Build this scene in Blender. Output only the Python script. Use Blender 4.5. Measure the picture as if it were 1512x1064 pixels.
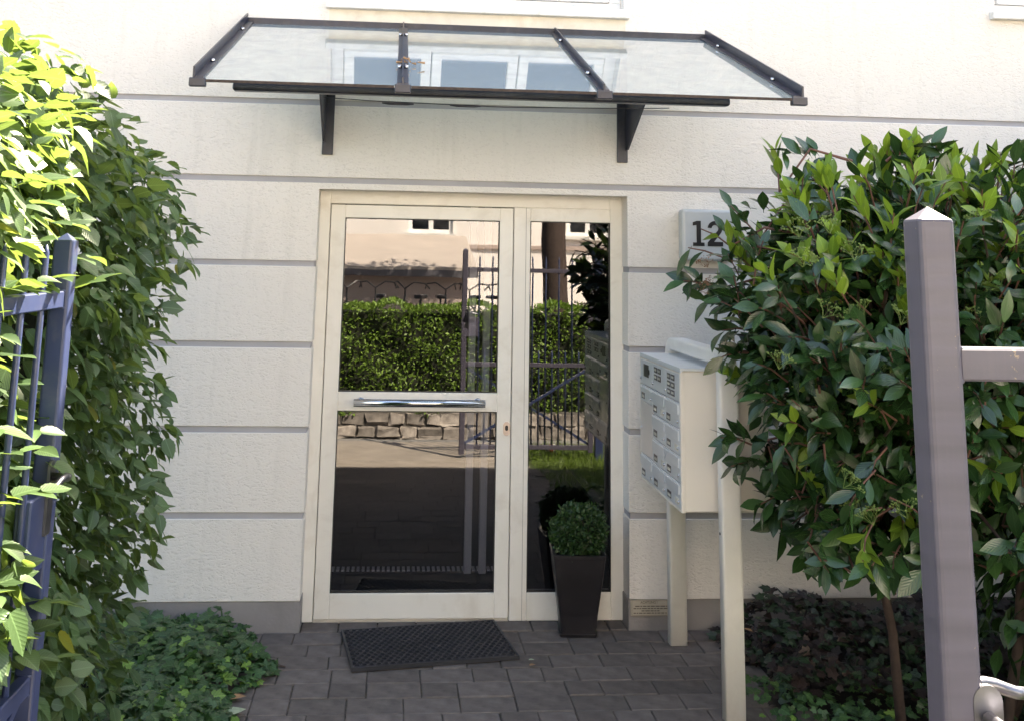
import bpy, bmesh, math, random
import numpy as np
from mathutils import Vector, Matrix
random.seed(7); rng = np.random.default_rng(11)
R = math.radians
for o in list(bpy.data.objects): bpy.data.objects.remove(o)
scn = bpy.context.scene
COL = scn.collection

# ------------------------------------------------------------------ camera
F_PX, CX, CY = 1572.85, 713.99, 87.79
CAM = np.array([0.0242, -5.8864, 1.8871])
def cam_axes(p, y, r):
    cy, sy, cp, sp, cr, sr = math.cos(y), math.sin(y), math.cos(p), math.sin(p), math.cos(r), math.sin(r)
    fwd = np.array([sy*cp, cy*cp, sp]); right = np.array([cy, -sy, 0]); up = np.cross(right, fwd)
    return cr*right + sr*up, -sr*right + cr*up, fwd
AX_R, AX_U, AX_F = cam_axes(0.18300, 0.08120, 0.01980)
cd = bpy.data.cameras.new('camera'); cam = bpy.data.objects.new('camera', cd); COL.objects.link(cam)
cd.sensor_fit = 'HORIZONTAL'; cd.sensor_width = 36; cd.lens = F_PX/1512*36
cd.shift_x = (756-CX)/1512; cd.shift_y = -(532-CY)/1512
cd.clip_start = 0.05; cd.clip_end = 500
mw = Matrix.Identity(4)
for i in range(3):
    mw[i][0] = AX_R[i]; mw[i][1] = AX_U[i]; mw[i][2] = -AX_F[i]; mw[i][3] = CAM[i]
cam.matrix_world = mw
scn.camera = cam
def project(P):
    v = np.asarray(P) - CAM
    d = v @ AX_F
    return CX + F_PX*(v @ AX_R)/d, CY - F_PX*(v @ AX_U)/d, d

# ------------------------------------------------------------------ sky, sun, exposure
SUN = Vector((0.90, 1.0, 1.55)).normalized()
w = bpy.data.worlds.new('World'); scn.world = w; w.use_nodes = True
nt = w.node_tree; nt.nodes.clear()
sky = nt.nodes.new('ShaderNodeTexSky'); sky.sky_type = 'NISHITA'; sky.sun_disc = False
sky.sun_elevation = math.asin(SUN.z); sky.sun_rotation = math.atan2(SUN.x, SUN.y)
sky.air_density = 1.0; sky.dust_density = 2.0; sky.ozone_density = 1.0
bg = nt.nodes.new('ShaderNodeBackground'); bg.inputs[1].default_value = 0.105
wo = nt.nodes.new('ShaderNodeOutputWorld')
nt.links.new(sky.outputs[0], bg.inputs[0]); nt.links.new(bg.outputs[0], wo.inputs[0])
sl = bpy.data.lights.new('sun', 'SUN'); sl.energy = 5.0; sl.angle = R(0.53); sl.color = (1, 0.95, 0.86)
so = bpy.data.objects.new('sun', sl); COL.objects.link(so)
so.rotation_euler = (-SUN).to_track_quat('-Z', 'Y').to_euler(); so.location = (3, 6, 14)
scn.view_settings.view_transform = 'Standard'; scn.view_settings.look = 'None'
scn.view_settings.exposure = 2.88; scn.view_settings.gamma = 1
scn.view_settings.use_curve_mapping = False
try:
    scn.view_settings.use_white_balance = True
    scn.view_settings.white_balance_temperature = 7700
    scn.view_settings.white_balance_tint = 10
except Exception: pass
scn.render.engine = 'CYCLES'
scn.cycles.samples = 160; scn.cycles.use_denoising = True
scn.cycles.max_bounces = 7; scn.cycles.transparent_max_bounces = 16; scn.cycles.glossy_bounces = 5
scn.render.resolution_x = 1024; scn.render.resolution_y = 720

# ------------------------------------------------------------------ materials
def new_mat(name):
    m = bpy.data.materials.new(name); m.use_nodes = True
    n = m.node_tree.nodes; l = m.node_tree.links
    return m, n, l, n['Principled BSDF'], n['Material Output']
def math_node(n, l, op, a, b=None, clamp=False):
    x = n.new('ShaderNodeMath'); x.operation = op; x.use_clamp = clamp
    for i, v in enumerate((a, b)):
        if v is None: continue
        if isinstance(v, (int, float)): x.inputs[i].default_value = v
        else: l.new(v, x.inputs[i])
    return x.outputs[0]
def noise(n, l, vec, scale, detail=4, rough=.55, dist=0):
    t = n.new('ShaderNodeTexNoise'); t.inputs['Scale'].default_value = scale; t.inputs['Detail'].default_value = detail
    t.inputs['Roughness'].default_value = rough; t.inputs['Distortion'].default_value = dist
    if vec is not None: l.new(vec, t.inputs['Vector'])
    return t.outputs['Fac']
def mapping(n, l, vec, sc):
    t = n.new('ShaderNodeMapping'); t.inputs['Scale'].default_value = sc; l.new(vec, t.inputs['Vector']); return t.outputs[0]
def ramp(n, l, fac, stops):
    t = n.new('ShaderNodeValToRGB'); e = t.color_ramp.elements
    while len(e) < len(stops): e.new(.5)
    for i, (p, c) in enumerate(stops):
        e[i].position = p; e[i].color = (*c, 1) if len(c) == 3 else c
    l.new(fac, t.inputs[0]); return t.outputs[0]
def bump(n, l, h, strength, dist, normal=None):
    t = n.new('ShaderNodeBump'); t.inputs['Strength'].default_value = strength; t.inputs['Distance'].default_value = dist
    l.new(h, t.inputs['Height'])
    if normal is not None: l.new(normal, t.inputs['Normal'])
    return t.outputs[0]
def mix(n, l, fac, a, b, mode='MIX'):
    t = n.new('ShaderNodeMix'); t.data_type = 'RGBA'; t.blend_type = mode
    for i, v in ((0, fac), (6, a), (7, b)):
        if isinstance(v, (int, float)): t.inputs[i].default_value = v
        elif isinstance(v, tuple): t.inputs[i].default_value = (*v, 1)
        else: l.new(v, t.inputs[i])
    return t.outputs[2]
def plain(name, c, rough=.5, metal=0, var=.12, scale=8, bmp=0, bscale=120, spec=.5, objrand=0, dirt=None, dirt_amt=.35, coat=0):
    m, n, l, p, o = new_mat(name)
    tc = n.new('ShaderNodeTexCoord').outputs['Object']
    f = noise(n, l, tc, scale)
    col = ramp(n, l, f, [(.3, tuple(v*(1-var) for v in c)), (.7, tuple(min(1, v*(1+var)) for v in c))])
    if dirt:
        d = noise(n, l, tc, scale*.6+3, 6, .65, .4)
        df = ramp(n, l, d, [(.52, (0, 0, 0)), (.72, (dirt_amt,)*3)])
        col = mix(n, l, df, col, dirt)
    if objrand:
        r = n.new('ShaderNodeObjectInfo').outputs['Random']
        k = math_node(n, l, 'MULTIPLY_ADD', r, 2*objrand); k.node.inputs[2].default_value = 1-objrand
        cmb = n.new('ShaderNodeCombineColor')
        for i in range(3): l.new(k, cmb.inputs[i])
        col = mix(n, l, 1.0, col, cmb.outputs[0], 'MULTIPLY')
    l.new(col, p.inputs['Base Color'])
    p.inputs['Roughness'].default_value = rough; p.inputs['Metallic'].default_value = metal
    p.inputs['Specular IOR Level'].default_value = spec
    p.inputs['Coat Weight'].default_value = coat
    if bmp:
        l.new(bump(n, l, noise(n, l, tc, bscale, 5), bmp, .003), p.inputs['Normal'])
    return m

def stucco(name, c):
    m, n, l, p, o = new_mat(name)
    tc = n.new('ShaderNodeTexCoord').outputs['Object']
    mp = mapping(n, l, tc, (.62, .8, 1.25))
    worm = noise(n, l, mp, 74, 2, .5, 1.0)
    worm = ramp(n, l, worm, [(.36, (0, 0, 0)), (.47, (.75,)*3), (.7, (1,)*3)])
    fine = noise(n, l, tc, 330, 3, .6)
    b = bump(n, l, fine, .18, .0015)
    b = bump(n, l, worm, .56, .004, b)
    l.new(b, p.inputs['Normal'])
    big = noise(n, l, mapping(n, l, tc, (1, 1, .45)), 1.6, 5, .6)
    col = ramp(n, l, big, [(.3, tuple(v*.955 for v in c)), (.65, c)])
    streak = noise(n, l, mapping(n, l, tc, (9, 9, .8)), 1.5, 4, .6)
    sf = ramp(n, l, streak, [(.54, (0, 0, 0)), (.78, (.22,)*3)])
    col = mix(n, l, sf, col, (.5, .47, .42))
    pit = ramp(n, l, worm, [(0, (.10,)*3), (.35, (0, 0, 0))])
    col = mix(n, l, pit, col, (.36, .33, .30))
    l.new(col, p.inputs['Base Color']); p.inputs['Roughness'].default_value = .85; p.inputs['Specular IOR Level'].default_value = .2
    return m

def leaf_mat(name, c_dark, c_light, c_back, rough=.42, trans=.35, veins=9, spec=.5, vein_amt=.25, yellow=0.0):
    m, n, l, p, o = new_mat(name)
    geo = n.new('ShaderNodeNewGeometry'); oi = n.new('ShaderNodeObjectInfo')
    r = math_node(n, l, 'FRACT', math_node(n, l, 'ADD', geo.outputs['Random Per Island'], oi.outputs['Random']))
    stops = [(0, c_dark), (.75, c_light), (1, tuple(v*1.35 for v in c_light))]
    if yellow: stops = [(0, c_dark), (.7, c_light), (1-yellow, tuple(v*1.3 for v in c_light)), (1, (.36, .30, .04))]
    col = ramp(n, l, r, stops)
    uv = n.new('ShaderNodeUVMap').outputs[0]
    sp = n.new('ShaderNodeSeparateXYZ'); l.new(uv, sp.inputs[0])
    au = math_node(n, l, 'ABSOLUTE', math_node(n, l, 'SUBTRACT', sp.outputs[0], .5))
    ph = math_node(n, l, 'SUBTRACT', math_node(n, l, 'MULTIPLY', sp.outputs[1], veins), math_node(n, l, 'MULTIPLY', au, veins*.9))
    wv = math_node(n, l, 'SINE', math_node(n, l, 'MULTIPLY', ph, 6.283))
    v1 = math_node(n, l, 'MULTIPLY', math_node(n, l, 'GREATER_THAN', wv, .86), vein_amt)
    v2 = math_node(n, l, 'MULTIPLY', math_node(n, l, 'LESS_THAN', au, .028), vein_amt*2)
    col = mix(n, l, math_node(n, l, 'MAXIMUM', v1, v2), col, tuple(min(1, v*2.2+.03) for v in c_light))
    l.new(col, p.inputs['Base Color']); p.inputs['Roughness'].default_value = rough; p.inputs['Specular IOR Level'].default_value = spec
    l.new(bump(n, l, wv, .18, .0012), p.inputs['Normal'])
    t = n.new('ShaderNodeBsdfTranslucent')
    tcol = mix(n, l, .5, col, c_back); l.new(tcol, t.inputs[0])
    ms = n.new('ShaderNodeMixShader'); ms.inputs[0].default_value = trans
    l.new(p.outputs[0], ms.inputs[1]); l.new(t.outputs[0], ms.inputs[2]); l.new(ms.outputs[0], o.inputs[0])
    return m

def glass(name, k, base, tint=(1, 1, 1), ripple=0, dust=0, rough=0.0):
    m, n, l, p, o = new_mat(name); n.remove(p)
    fr = n.new('ShaderNodeFresnel'); fr.inputs[0].default_value = 1.5
    gl = n.new('ShaderNodeBsdfGlossy'); gl.inputs['Roughness'].default_value = rough; gl.inputs[0].default_value = (1, 1, 1, 1)
    tr = n.new('ShaderNodeBsdfTransparent'); tr.inputs[0].default_value = (*tint, 1)
    tc = n.new('ShaderNodeTexCoord').outputs['Object']
    if ripple:
        b = bump(n, l, noise(n, l, mapping(n, l, tc, (1, 1, 1.6)), 3.2, 1, .4), ripple, .01)
        l.new(b, gl.inputs['Normal'])
    f = math_node(n, l, 'MULTIPLY', fr.outputs[0], k); f = math_node(n, l, 'ADD', f, base, True)
    bf = n.new('ShaderNodeNewGeometry').outputs['Backfacing']
    f = math_node(n, l, 'MULTIPLY', f, math_node(n, l, 'SUBTRACT', 1.0, bf))
    ms = n.new('ShaderNodeMixShader'); l.new(f, ms.inputs[0]); l.new(tr.outputs[0], ms.inputs[1]); l.new(gl.outputs[0], ms.inputs[2])
    out = ms.outputs[0]
    if dust:
        d = n.new('ShaderNodeBsdfDiffuse'); d.inputs[0].default_value = (.34, .375, .36, 1)
        dn = noise(n, l, tc, 9, 6, .6, .5)
        dfac = ramp(n, l, dn, [(.3, (dust*.8,)*3), (.75, (dust*1.25,)*3)])
        m2 = n.new('ShaderNodeMixShader'); l.new(dfac, m2.inputs[0]); l.new(out, m2.inputs[1]); l.new(d.outputs[0], m2.inputs[2]); out = m2.outputs[0]
    l.new(out, o.inputs[0])
    return m

M = {}
M['stucco'] = stucco('cream_stucco', (.81, .762, .708))
M['groove'] = plain('groove_grey_paint', (.40, .385, .40), .8, var=.08, scale=4, bmp=.2)
M['plinth'] = plain('plinth_render', (.27, .25, .245), .85, var=.16, scale=3, bmp=.5, bscale=60, dirt=(.12, .12, .09), dirt_amt=.6)
M['smooth_patch'] = plain('smooth_beige_render', (.74, .68, .585), .85, var=.1, scale=6, bmp=.3, bscale=90, dirt=(.4, .3, .18), dirt_amt=.3)
M['door_paint'] = plain('cream_powder_coat', (.82, .79, .735), .38, var=.035, scale=3, dirt=(.42, .34, .25), dirt_amt=.26)
M['gasket'] = plain('black_rubber_gasket', (.012, .012, .014), .5, var=.1)
M['chrome'] = plain('brushed_stainless', (.66, .66, .68), .16, 1, var=.04)
M['latch'] = plain('worn_latch_steel', (.20, .20, .225), .36, 1, var=.12, scale=30)
M['steel_dark'] = plain('canopy_dark_steel', (.014, .017, .034), .34, 0, var=.3, scale=30, dirt=(.085, .07, .065), dirt_amt=.35, bmp=.1)
M['rust'] = plain('rusty_edge', (.055, .036, .028), .8, var=.4, scale=60)
M['gate_blue'] = plain('gate_blue_grey_paint', (.034, .048, .115), .36, 0, var=.08, scale=10, dirt=(.20, .18, .17), dirt_amt=.25, coat=.15)
M['gate_post'] = plain('gate_paint_flare_tint', (.110, .100, .128), .42, 0, var=.07, scale=9, dirt=(.17, .145, .14), dirt_amt=.3, coat=.1, bmp=.12, bscale=60)
M['canopy_glass'] = glass('canopy_glass', 2.0, .03, (.84, .92, .93), ripple=.012, dust=.36, rough=.05)
M['door_glass'] = glass('door_glass', 2.8, .012, (.72, .73, .78), ripple=.012)
M['window_glass'] = glass('window_glass', 3.2, .10, (.5, .52, .54), ripple=.02)
M['white_frame'] = plain('white_pvc', (.80, .80, .80), .35, var=.03)
M['sill'] = plain('white_sill', (.74, .73, .71), .5, var=.06, dirt=(.30, .30, .20), dirt_amt=.4)
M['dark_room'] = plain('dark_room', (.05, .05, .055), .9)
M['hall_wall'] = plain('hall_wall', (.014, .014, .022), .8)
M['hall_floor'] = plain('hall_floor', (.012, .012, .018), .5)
M['paver'] = plain('concrete_paver', (.155, .132, .120), .9, spec=.12, var=.22, scale=14, bmp=.55, bscale=150, objrand=.16, dirt=(.07, .065, .05), dirt_amt=.5)
M['joint_soil'] = plain('joint_soil', (.075, .066, .055), .95, var=.4, scale=30, bmp=.6)
M['litter'] = leaf_mat('shaded_litter_leaf', (.008, .0045, .005), (.024, .013, .011), (.03, .02, .01), .6, .05, 5, vein_amt=.05)  # leaf litter, darkened so the colour holds the shrub's shade
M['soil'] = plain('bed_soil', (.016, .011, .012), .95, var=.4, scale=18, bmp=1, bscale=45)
M['asphalt'] = plain('road_asphalt', (.06, .06, .06), .9, var=.15, scale=3, bmp=.4, bscale=200)
M['slab'] = plain('pavement_slab', (.30, .26, .225), .85, var=.15, scale=5, bmp=.3, dirt=(.15, .13, .1), dirt_amt=.4)
M['kerb'] = plain('kerb_stone', (.22, .21, .2), .85, var=.15, bmp=.4)
M['rubber'] = plain('black_rubber_mat', (.022, .022, .028), .55, var=.2, bmp=.2)
M['pot'] = plain('anthracite_glazed_pot', (.018, .0155, .018), .32, var=.25, scale=5, dirt=(.10, .09, .08), dirt_amt=.3)
M['mail_white'] = plain('mailbox_cream', (.80, .75, .68), .45, var=.03, scale=3, dirt=(.5, .43, .35), dirt_amt=.12)
M['mail_alu'] = plain('mailbox_front_paint', (.70, .73, .76), .30, .25, var=.05, scale=5)
M['mail_steel'] = plain('polished_flap', (.82, .80, .80), .28, .45, var=.03)
M['mail_top'] = plain('mailbox_lid', (.74, .77, .80), .28, .1, var=.04, dirt=(.3, .3, .28), dirt_amt=.25)
M['tube'] = plain('frame_tube_white', (.80, .78, .74), .35, var=.03, dirt=(.45, .4, .33), dirt_amt=.15)
M['black'] = plain('black_print', (.01, .01, .012), .4)
M['nameplate'] = plain('dark_nameplate', (.05, .045, .05), .3, objrand=.6)
M['paper'] = plain('paper_label', (.60, .58, .52), .6, objrand=.3)
M['sign_white'] = plain('opal_sign', (.50, .52, .53), .25, var=.04, dirt=(.4, .4, .38), dirt_amt=.2)
M['plaque'] = plain('plaque_beige', (.42, .37, .30), .6, var=.06, dirt=(.25, .2, .15), dirt_amt=.3)
M['bark'] = plain('brown_bark', (.050, .032, .027), .85, var=.35, scale=25, bmp=.7, bscale=60)
M['twig'] = plain('reddish_twig', (.13, .055, .04), .6, var=.3, scale=20)
M['twig_green'] = plain('green_stalk', (.13, .19, .04), .6, var=.3, scale=20)
M['bloom_brown'] = plain('dry_bloom', (.26, .12, .06), .8, var=.3, scale=20)
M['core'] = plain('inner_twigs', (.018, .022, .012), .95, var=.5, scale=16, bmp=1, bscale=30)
M['hornbeam'] = leaf_mat('hornbeam_leaf', (.030, .066, .028), (.068, .122, .044), (.34, .46, .07), .42, .40, 9, yellow=.012)
M['photinia'] = leaf_mat('laurel_leaf', (.012, .036, .011), (.030, .076, .020), (.07, .14, .02), .24, .10, 7, vein_amt=.10, spec=.75)
M['photinia_young'] = leaf_mat('young_laurel_leaf', (.10, .19, .022), (.19, .30, .035), (.25, .36, .03), .30, .35, 7, vein_amt=.15)
M['box'] = leaf_mat('boxwood_leaf', (.012, .036, .009), (.030, .075, .018), (.08, .16, .02), .4, .2, 3, vein_amt=.1)
M['ivy'] = leaf_mat('ivy_leaf', (.018, .055, .016), (.042, .10, .03), (.10, .18, .03), .42, .22, 4, vein_amt=.25)
M['ivy_shaded'] = leaf_mat('shaded_ivy_leaf', (.008, .022, .010), (.016, .042, .016), (.05, .09, .02), .4, .15, 4)  # ivy coloured darker to stand for shade under the shrub
M['ivy_pale'] = leaf_mat('pale_ivy_leaf', (.08, .17, .03), (.15, .27, .05), (.2, .3, .04), .45, .3, 4)
M['privet'] = leaf_mat('privet_leaf', (.07, .14, .02), (.16, .26, .04), (.2, .3, .03), .45, .3, 3)
M['treeleaf'] = leaf_mat('tree_leaf', (.03, .07, .014), (.08, .15, .025), (.15, .24, .03), .5, .3, 3)
M['grass'] = leaf_mat('grass_blade', (.06, .12, .015), (.14, .21, .03), (.2, .3, .04), .5, .3, 1)
M['turf'] = plain('turf_soil', (.05, .07, .02), .95, var=.4, scale=20)
M['dry_leaf'] = plain('dry_leaf', (.34, .19, .09), .7, var=.3, scale=30)
M['pale_leaf'] = plain('faded_leaf', (.36, .42, .28), .6, var=.2, scale=40)
M['stone'] = plain('field_stone', (.34, .30, .27), .9, var=.4, scale=9, bmp=.8, bscale=25, objrand=.35)
M['mortar'] = plain('mortar', (.12, .11, .10), .95, var=.2)
M['far_wall'] = plain('far_pinkish_render', (.82, .78, .76), .9, var=.05, scale=1.5, bmp=.2)
M['garage_wall'] = plain('garage_render', (.42, .34, .31), .9, var=.06, scale=1)
M['fascia'] = plain('roof_fascia', (.10, .095, .11), .6, var=.2)
M['garage_roof'] = plain('garage_roofing', (.46, .40, .36), .8, var=.08, scale=2)
M['tile'] = plain('roof_tile', (.16, .09, .07), .8, var=.2)
M['cup'] = plain('paper_cup_white', (.75, .73, .70), .6)
M['cup_red'] = plain('paper_cup_red', (.5, .05, .04), .6)
M['bike'] = plain('bike_black', (.03, .03, .035), .35, .3)
M['tyre'] = plain('tyre_rubber', (.015, .015, .015), .8)

def post_paint(name, c):
    m, n, l, p, o = new_mat(name)
    tc = n.new('ShaderNodeTexCoord').outputs['Object']
    band = noise(n, l, mapping(n, l, tc, (1.5, 1.5, 26)), 1.6, 2, .5)
    streak = noise(n, l, mapping(n, l, tc, (60, 60, 2.2)), 1.0, 4, .65)
    col = ramp(n, l, band, [(.32, tuple(v*.86 for v in c)), (.68, tuple(v*1.14 for v in c))])
    col = mix(n, l, ramp(n, l, streak, [(.5, (0, 0, 0)), (.8, (.35,)*3)]), col, (c[0]*1.5, c[1]*1.4, c[2]*1.25))
    chips = noise(n, l, tc, 85, 5, .7)
    area = noise(n, l, tc, 7, 3, .6)
    cf = math_node(n, l, 'MULTIPLY', math_node(n, l, 'GREATER_THAN', chips, .655), math_node(n, l, 'GREATER_THAN', area, .56))
    col = mix(n, l, cf, col, (.26, .20, .15))
    l.new(col, p.inputs['Base Color']); p.inputs['Coat Weight'].default_value = .08
    rr = ramp(n, l, band, [(.3, (.36,)*3), (.7, (.52,)*3)]); l.new(rr, p.inputs['Roughness'])
    b = bump(n, l, band, .25, .0025); b = bump(n, l, noise(n, l, tc, 220, 3), .10, .001, b)
    b = bump(n, l, cf, -.5, .0008, b); l.new(b, p.inputs['Normal'])
    return m
M['gate_post'] = post_paint('gate_paint_flare_tint', (.080, .074, .104))  # same blue-grey gate paint, greyed so the colour holds the lens flare

# ------------------------------------------------------------------ object helpers
WL = {}
def tag(o, label=None, cat=None, group=None, kind=None):
    if label: o['label'] = label
    if cat: o['category'] = cat
    if group: o['group'] = group
    if kind: o['kind'] = kind
    return o
def thing(name, loc, label, cat, group=None):
    o = bpy.data.objects.new(name, None); COL.objects.link(o); o.location = loc
    o.empty_display_size = .1
    WL[o.name] = Vector(loc); return tag(o, label, cat, group)
def wloc(o): return WL.get(o.name, Vector((0, 0, 0))) if o else Vector((0, 0, 0))
def link_mesh(name, me, mat, parent=None, loc=None, smooth=False):
    """loc: world position of the object's origin; the mesh is in its own space"""
    o = bpy.data.objects.new(name, me); COL.objects.link(o)
    if mat and not me.materials: me.materials.append(mat)
    L = Vector(loc) if loc is not None else Vector((0, 0, 0))
    if parent: o.parent = parent; o.location = L - wloc(parent)
    else: o.location = L
    WL[o.name] = L
    if smooth: me.polygons.foreach_set('use_smooth', [True]*len(me.polygons))
    return o
def finish(name, bm, mat, parent=None, smooth=False, recenter=True):
    """bm in world coordinates"""
    bmesh.ops.recalc_face_normals(bm, faces=bm.faces)
    c = Vector((0, 0, 0))
    if recenter and len(bm.verts):
        xs = [v.co for v in bm.verts]
        c = Vector(((min(v.x for v in xs)+max(v.x for v in xs))/2, (min(v.y for v in xs)+max(v.y for v in xs))/2, min(v.z for v in xs)))
        bmesh.ops.translate(bm, verts=bm.verts, vec=-c)
    me = bpy.data.meshes.new(name); bm.to_mesh(me); bm.free()
    return link_mesh(name, me, mat, parent, c, smooth)
def add_box(bm, x0, x1, y0, y1, z0, z1, bev=0, seg=1):
    vs = [bm.verts.new((x, y, z)) for x in (x0, x1) for y in (y0, y1) for z in (z0, z1)]
    fs = [bm.faces.new([vs[i] for i in q]) for q in ((0, 1, 3, 2), (4, 6, 7, 5), (0, 4, 5, 1), (2, 3, 7, 6), (0, 2, 6, 4), (1, 5, 7, 3))]
    if bev:
        es = list({e for f in fs for e in f.edges})
        bmesh.ops.bevel(bm, geom=es, offset=bev, segments=seg, affect='EDGES', profile=.5)
    return vs
def box(name, x0, x1, y0, y1, z0, z1, mat, parent=None, bev=0, seg=1):
    bm = bmesh.new(); add_box(bm, x0, x1, y0, y1, z0, z1, bev, seg)
    return finish(name, bm, mat, parent, recenter=True)
def add_tube(bm, pts, rad, n=8, cap=True, square=False):
    pts = [Vector(p) for p in pts]
    if not isinstance(rad, (list, tuple)): rad = [rad]*len(pts)
    rings = []; prev = None
    for i, p in enumerate(pts):
        t = (pts[min(i+1, len(pts)-1)] - pts[max(i-1, 0)]).normalized()
        if prev is None:
            a = Vector((0, 0, 1)) if abs(t.z) < .9 else Vector((1, 0, 0))
            u = t.cross(a).normalized()
        else: u = (prev - t*prev.dot(t)).normalized()
        prev = u; v = t.cross(u)
        off = math.pi/4 if square else 0
        rings.append([bm.verts.new(p + (u*math.cos(2*math.pi*k/n+off) + v*math.sin(2*math.pi*k/n+off))*rad[i]) for k in range(n)])
    for a, b in zip(rings, rings[1:]):
        for k in range(n): bm.faces.new((a[k], a[(k+1) % n], b[(k+1) % n], b[k]))
    if cap: bm.faces.new(rings[0]); bm.faces.new(rings[-1][::-1])
def tube(name, pts, rad, mat, parent=None, n=10, smooth=True):
    bm = bmesh.new(); add_tube(bm, pts, rad, n); return finish(name, bm, mat, parent, smooth)
def prism(bm, poly, axis, a, b):
    """poly: 2-D points in the plane normal to axis"""
    def P(u, v, w):
        return {'X': (w, u, v), 'Y': (u, w, v), 'Z': (u, v, w)}[axis]
    A = [bm.verts.new(P(u, v, a)) for u, v in poly]; B = [bm.verts.new(P(u, v, b)) for u, v in poly]
    bm.faces.new(A); bm.faces.new(B[::-1])
    for i in range(len(poly)): bm.faces.new((A[i], B[i], B[(i+1) % len(poly)], A[(i+1) % len(poly)]))

def text_mesh(body, size, ext=.001):
    cu = bpy.data.curves.new('lettering', 'FONT'); cu.body = body; cu.size = size; cu.extrude = ext; cu.align_x = 'CENTER'
    t = bpy.data.objects.new('lettering', cu); COL.objects.link(t)
    bpy.context.view_layer.update()
    me = bpy.data.meshes.new_from_object(t.evaluated_get(bpy.context.evaluated_depsgraph_get()))
    bpy.data.objects.remove(t); return me

# ------------------------------------------------------------------ leaves
def leaf_template(profile, fold=.18, droop=.12, curl=0):
    """profile: list of (v, halfwidth) for unit length; returns V, F, UV"""
    V, UV, Fc = [], [], []
    hm = max(h for _, h in profile)
    for v, h in profile:
        z = -droop*v*v
        V += [(-h, v, z+fold*h+curl*h*h), (0, v, z), (h, v, z+fold*h+curl*h*h)]
        UV += [(.5-.5*h/hm, v), (.5, v), (.5+.5*h/hm, v)]
    for i in range(len(profile)-1):
        a = i*3; b = a+3
        Fc += [(a, a+1, b+1, b), (a+1, a+2, b+2, b+1)]
    return np.array(V, float), np.array(Fc), np.array(UV, float)
HORN = leaf_template([(0, .012), (.06, .20), (.13, .265), (.15, .245), (.30, .345), (.33, .315), (.48, .345), (.51, .31), (.64, .285), (.67, .25), (.80, .165), (.83, .14), (1.0, .004)], .22, .14)
LAUR = leaf_template([(-.14, .010), (0, .014), (.15, .115), (.35, .20), (.55, .212), (.75, .145), (.9, .06), (1.0, .003)], .25, .16)
PRIV = leaf_template([(0, .02), (.4, .26), (.75, .2), (1.0, .01)], .25, .1)
BLADE = leaf_template([(0, .03), (.5, .025), (1.0, .002)], .1, .4)
def ivy_template():
    out = [(0, 0), (.30, -.12), (.50, .12), (.36, .34), (.52, .62), (.24, .62), (0, 1.0), (-.24, .62), (-.52, .62), (-.36, .34), (-.50, .12), (-.30, -.12)]
    V = [(0, .35, .02)] + [(x, y, -.10*abs(x)-.08*y*y+.03) for x, y in out]
    UV = [(.5, .35)] + [(.5+x, y) for x, y in out]
    Fc = []
    for i in range(0, 12, 2):
        Fc.append((0, 1+i, 1+(i+1) % 12, 1+(i+2) % 12))
    return np.array(V, float), np.array(Fc), np.array(UV, float)
IVY = ivy_template()
def frames(d, nrm):
    d = d/np.linalg.norm(d, axis=1, keepdims=True)
    x = np.cross(d, nrm); x /= (np.linalg.norm(x, axis=1, keepdims=True)+1e-9)
    z = np.cross(x, d)
    return np.stack([x, d, z], axis=2)      # columns
def foliage_mesh(name, tm, pos, fr, size, mat, smooth=True):
    V, Fc, UV = tm; N = len(pos); k = len(V)
    P = np.einsum('nij,vj->nvi', fr, V)*size[:, None, None] + pos[:, None, :]
    me = bpy.data.meshes.new(name)
    nf = len(Fc); fl = Fc.shape[1]
    me.vertices.add(N*k); me.loops.add(N*nf*fl); me.polygons.add(N*nf)
    me.vertices.foreach_set('co', P.reshape(-1).astype(np.float32))
    idx = (Fc[None]+(np.arange(N)*k)[:, None, None]).reshape(-1)
    me.loops.foreach_set('vertex_index', idx.astype(np.int32))
    me.polygons.foreach_set('loop_start', (np.arange(N*nf)*fl).astype(np.int32))
    uvl = me.uv_layers.new(name='UVMap')
    uvl.data.foreach_set('uv', np.tile(UV[Fc.reshape(-1)], (N, 1)).reshape(-1).astype(np.float32))
    me.polygons.foreach_set('use_smooth', [smooth]*(N*nf))
    me.materials.append(mat); me.update(calc_edges=True); me.validate()
    return me
def foliage(root, tm, pos, d, nrm, size, mats, pick, single='leaf', mass='foliage', wiggle=True):
    """pick = how many leaves become parts of their own (the largest in the photo); mats = list of (material, mask)"""
    fr = frames(d, nrm); fr[:, :, 0] *= rng.uniform(.82, 1.18, (len(pos), 1)); fr[:, :, 2] *= rng.uniform(.2, 1.7, (len(pos), 1)); x, y, dist = project(pos)
    score = size/dist
    inside = (x > 2) & (x < 1510) & (y > 2) & (y < 1062)
    for mi, (mat, mask) in enumerate(mats):
        idx = np.where(mask)[0]
        n_pick = int(round(pick*len(idx)/len(pos))) if len(mats) > 1 else pick
        sc = np.where(inside[idx], score[idx], -1)*pick_weight(root, pos[idx], nrm[idx])
        order = idx[np.argsort(-sc)]; sel = order[:n_pick]; rest = np.setdiff1d(idx, sel)
        if n_pick:
            unit = foliage_mesh(single, tm, np.zeros((1, 3)), np.eye(3)[None], np.ones(1), mat)
            for i in sel:
                o = bpy.data.objects.new(single, unit); COL.objects.link(o); o.parent = root
                m4 = Matrix(fr[i].tolist()).to_4x4() @ Matrix.Scale(float(size[i]), 4)
                m4.translation = Vector(pos[i].tolist()) - wloc(root); o.matrix_local = m4
        if len(rest):
            me = foliage_mesh(mass, tm, pos[rest] - np.array(wloc(root)), fr[rest], size[rest], mat)
            o = bpy.data.objects.new(mass, me); COL.objects.link(o); o.parent = root; o['kind'] = 'stuff'
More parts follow.
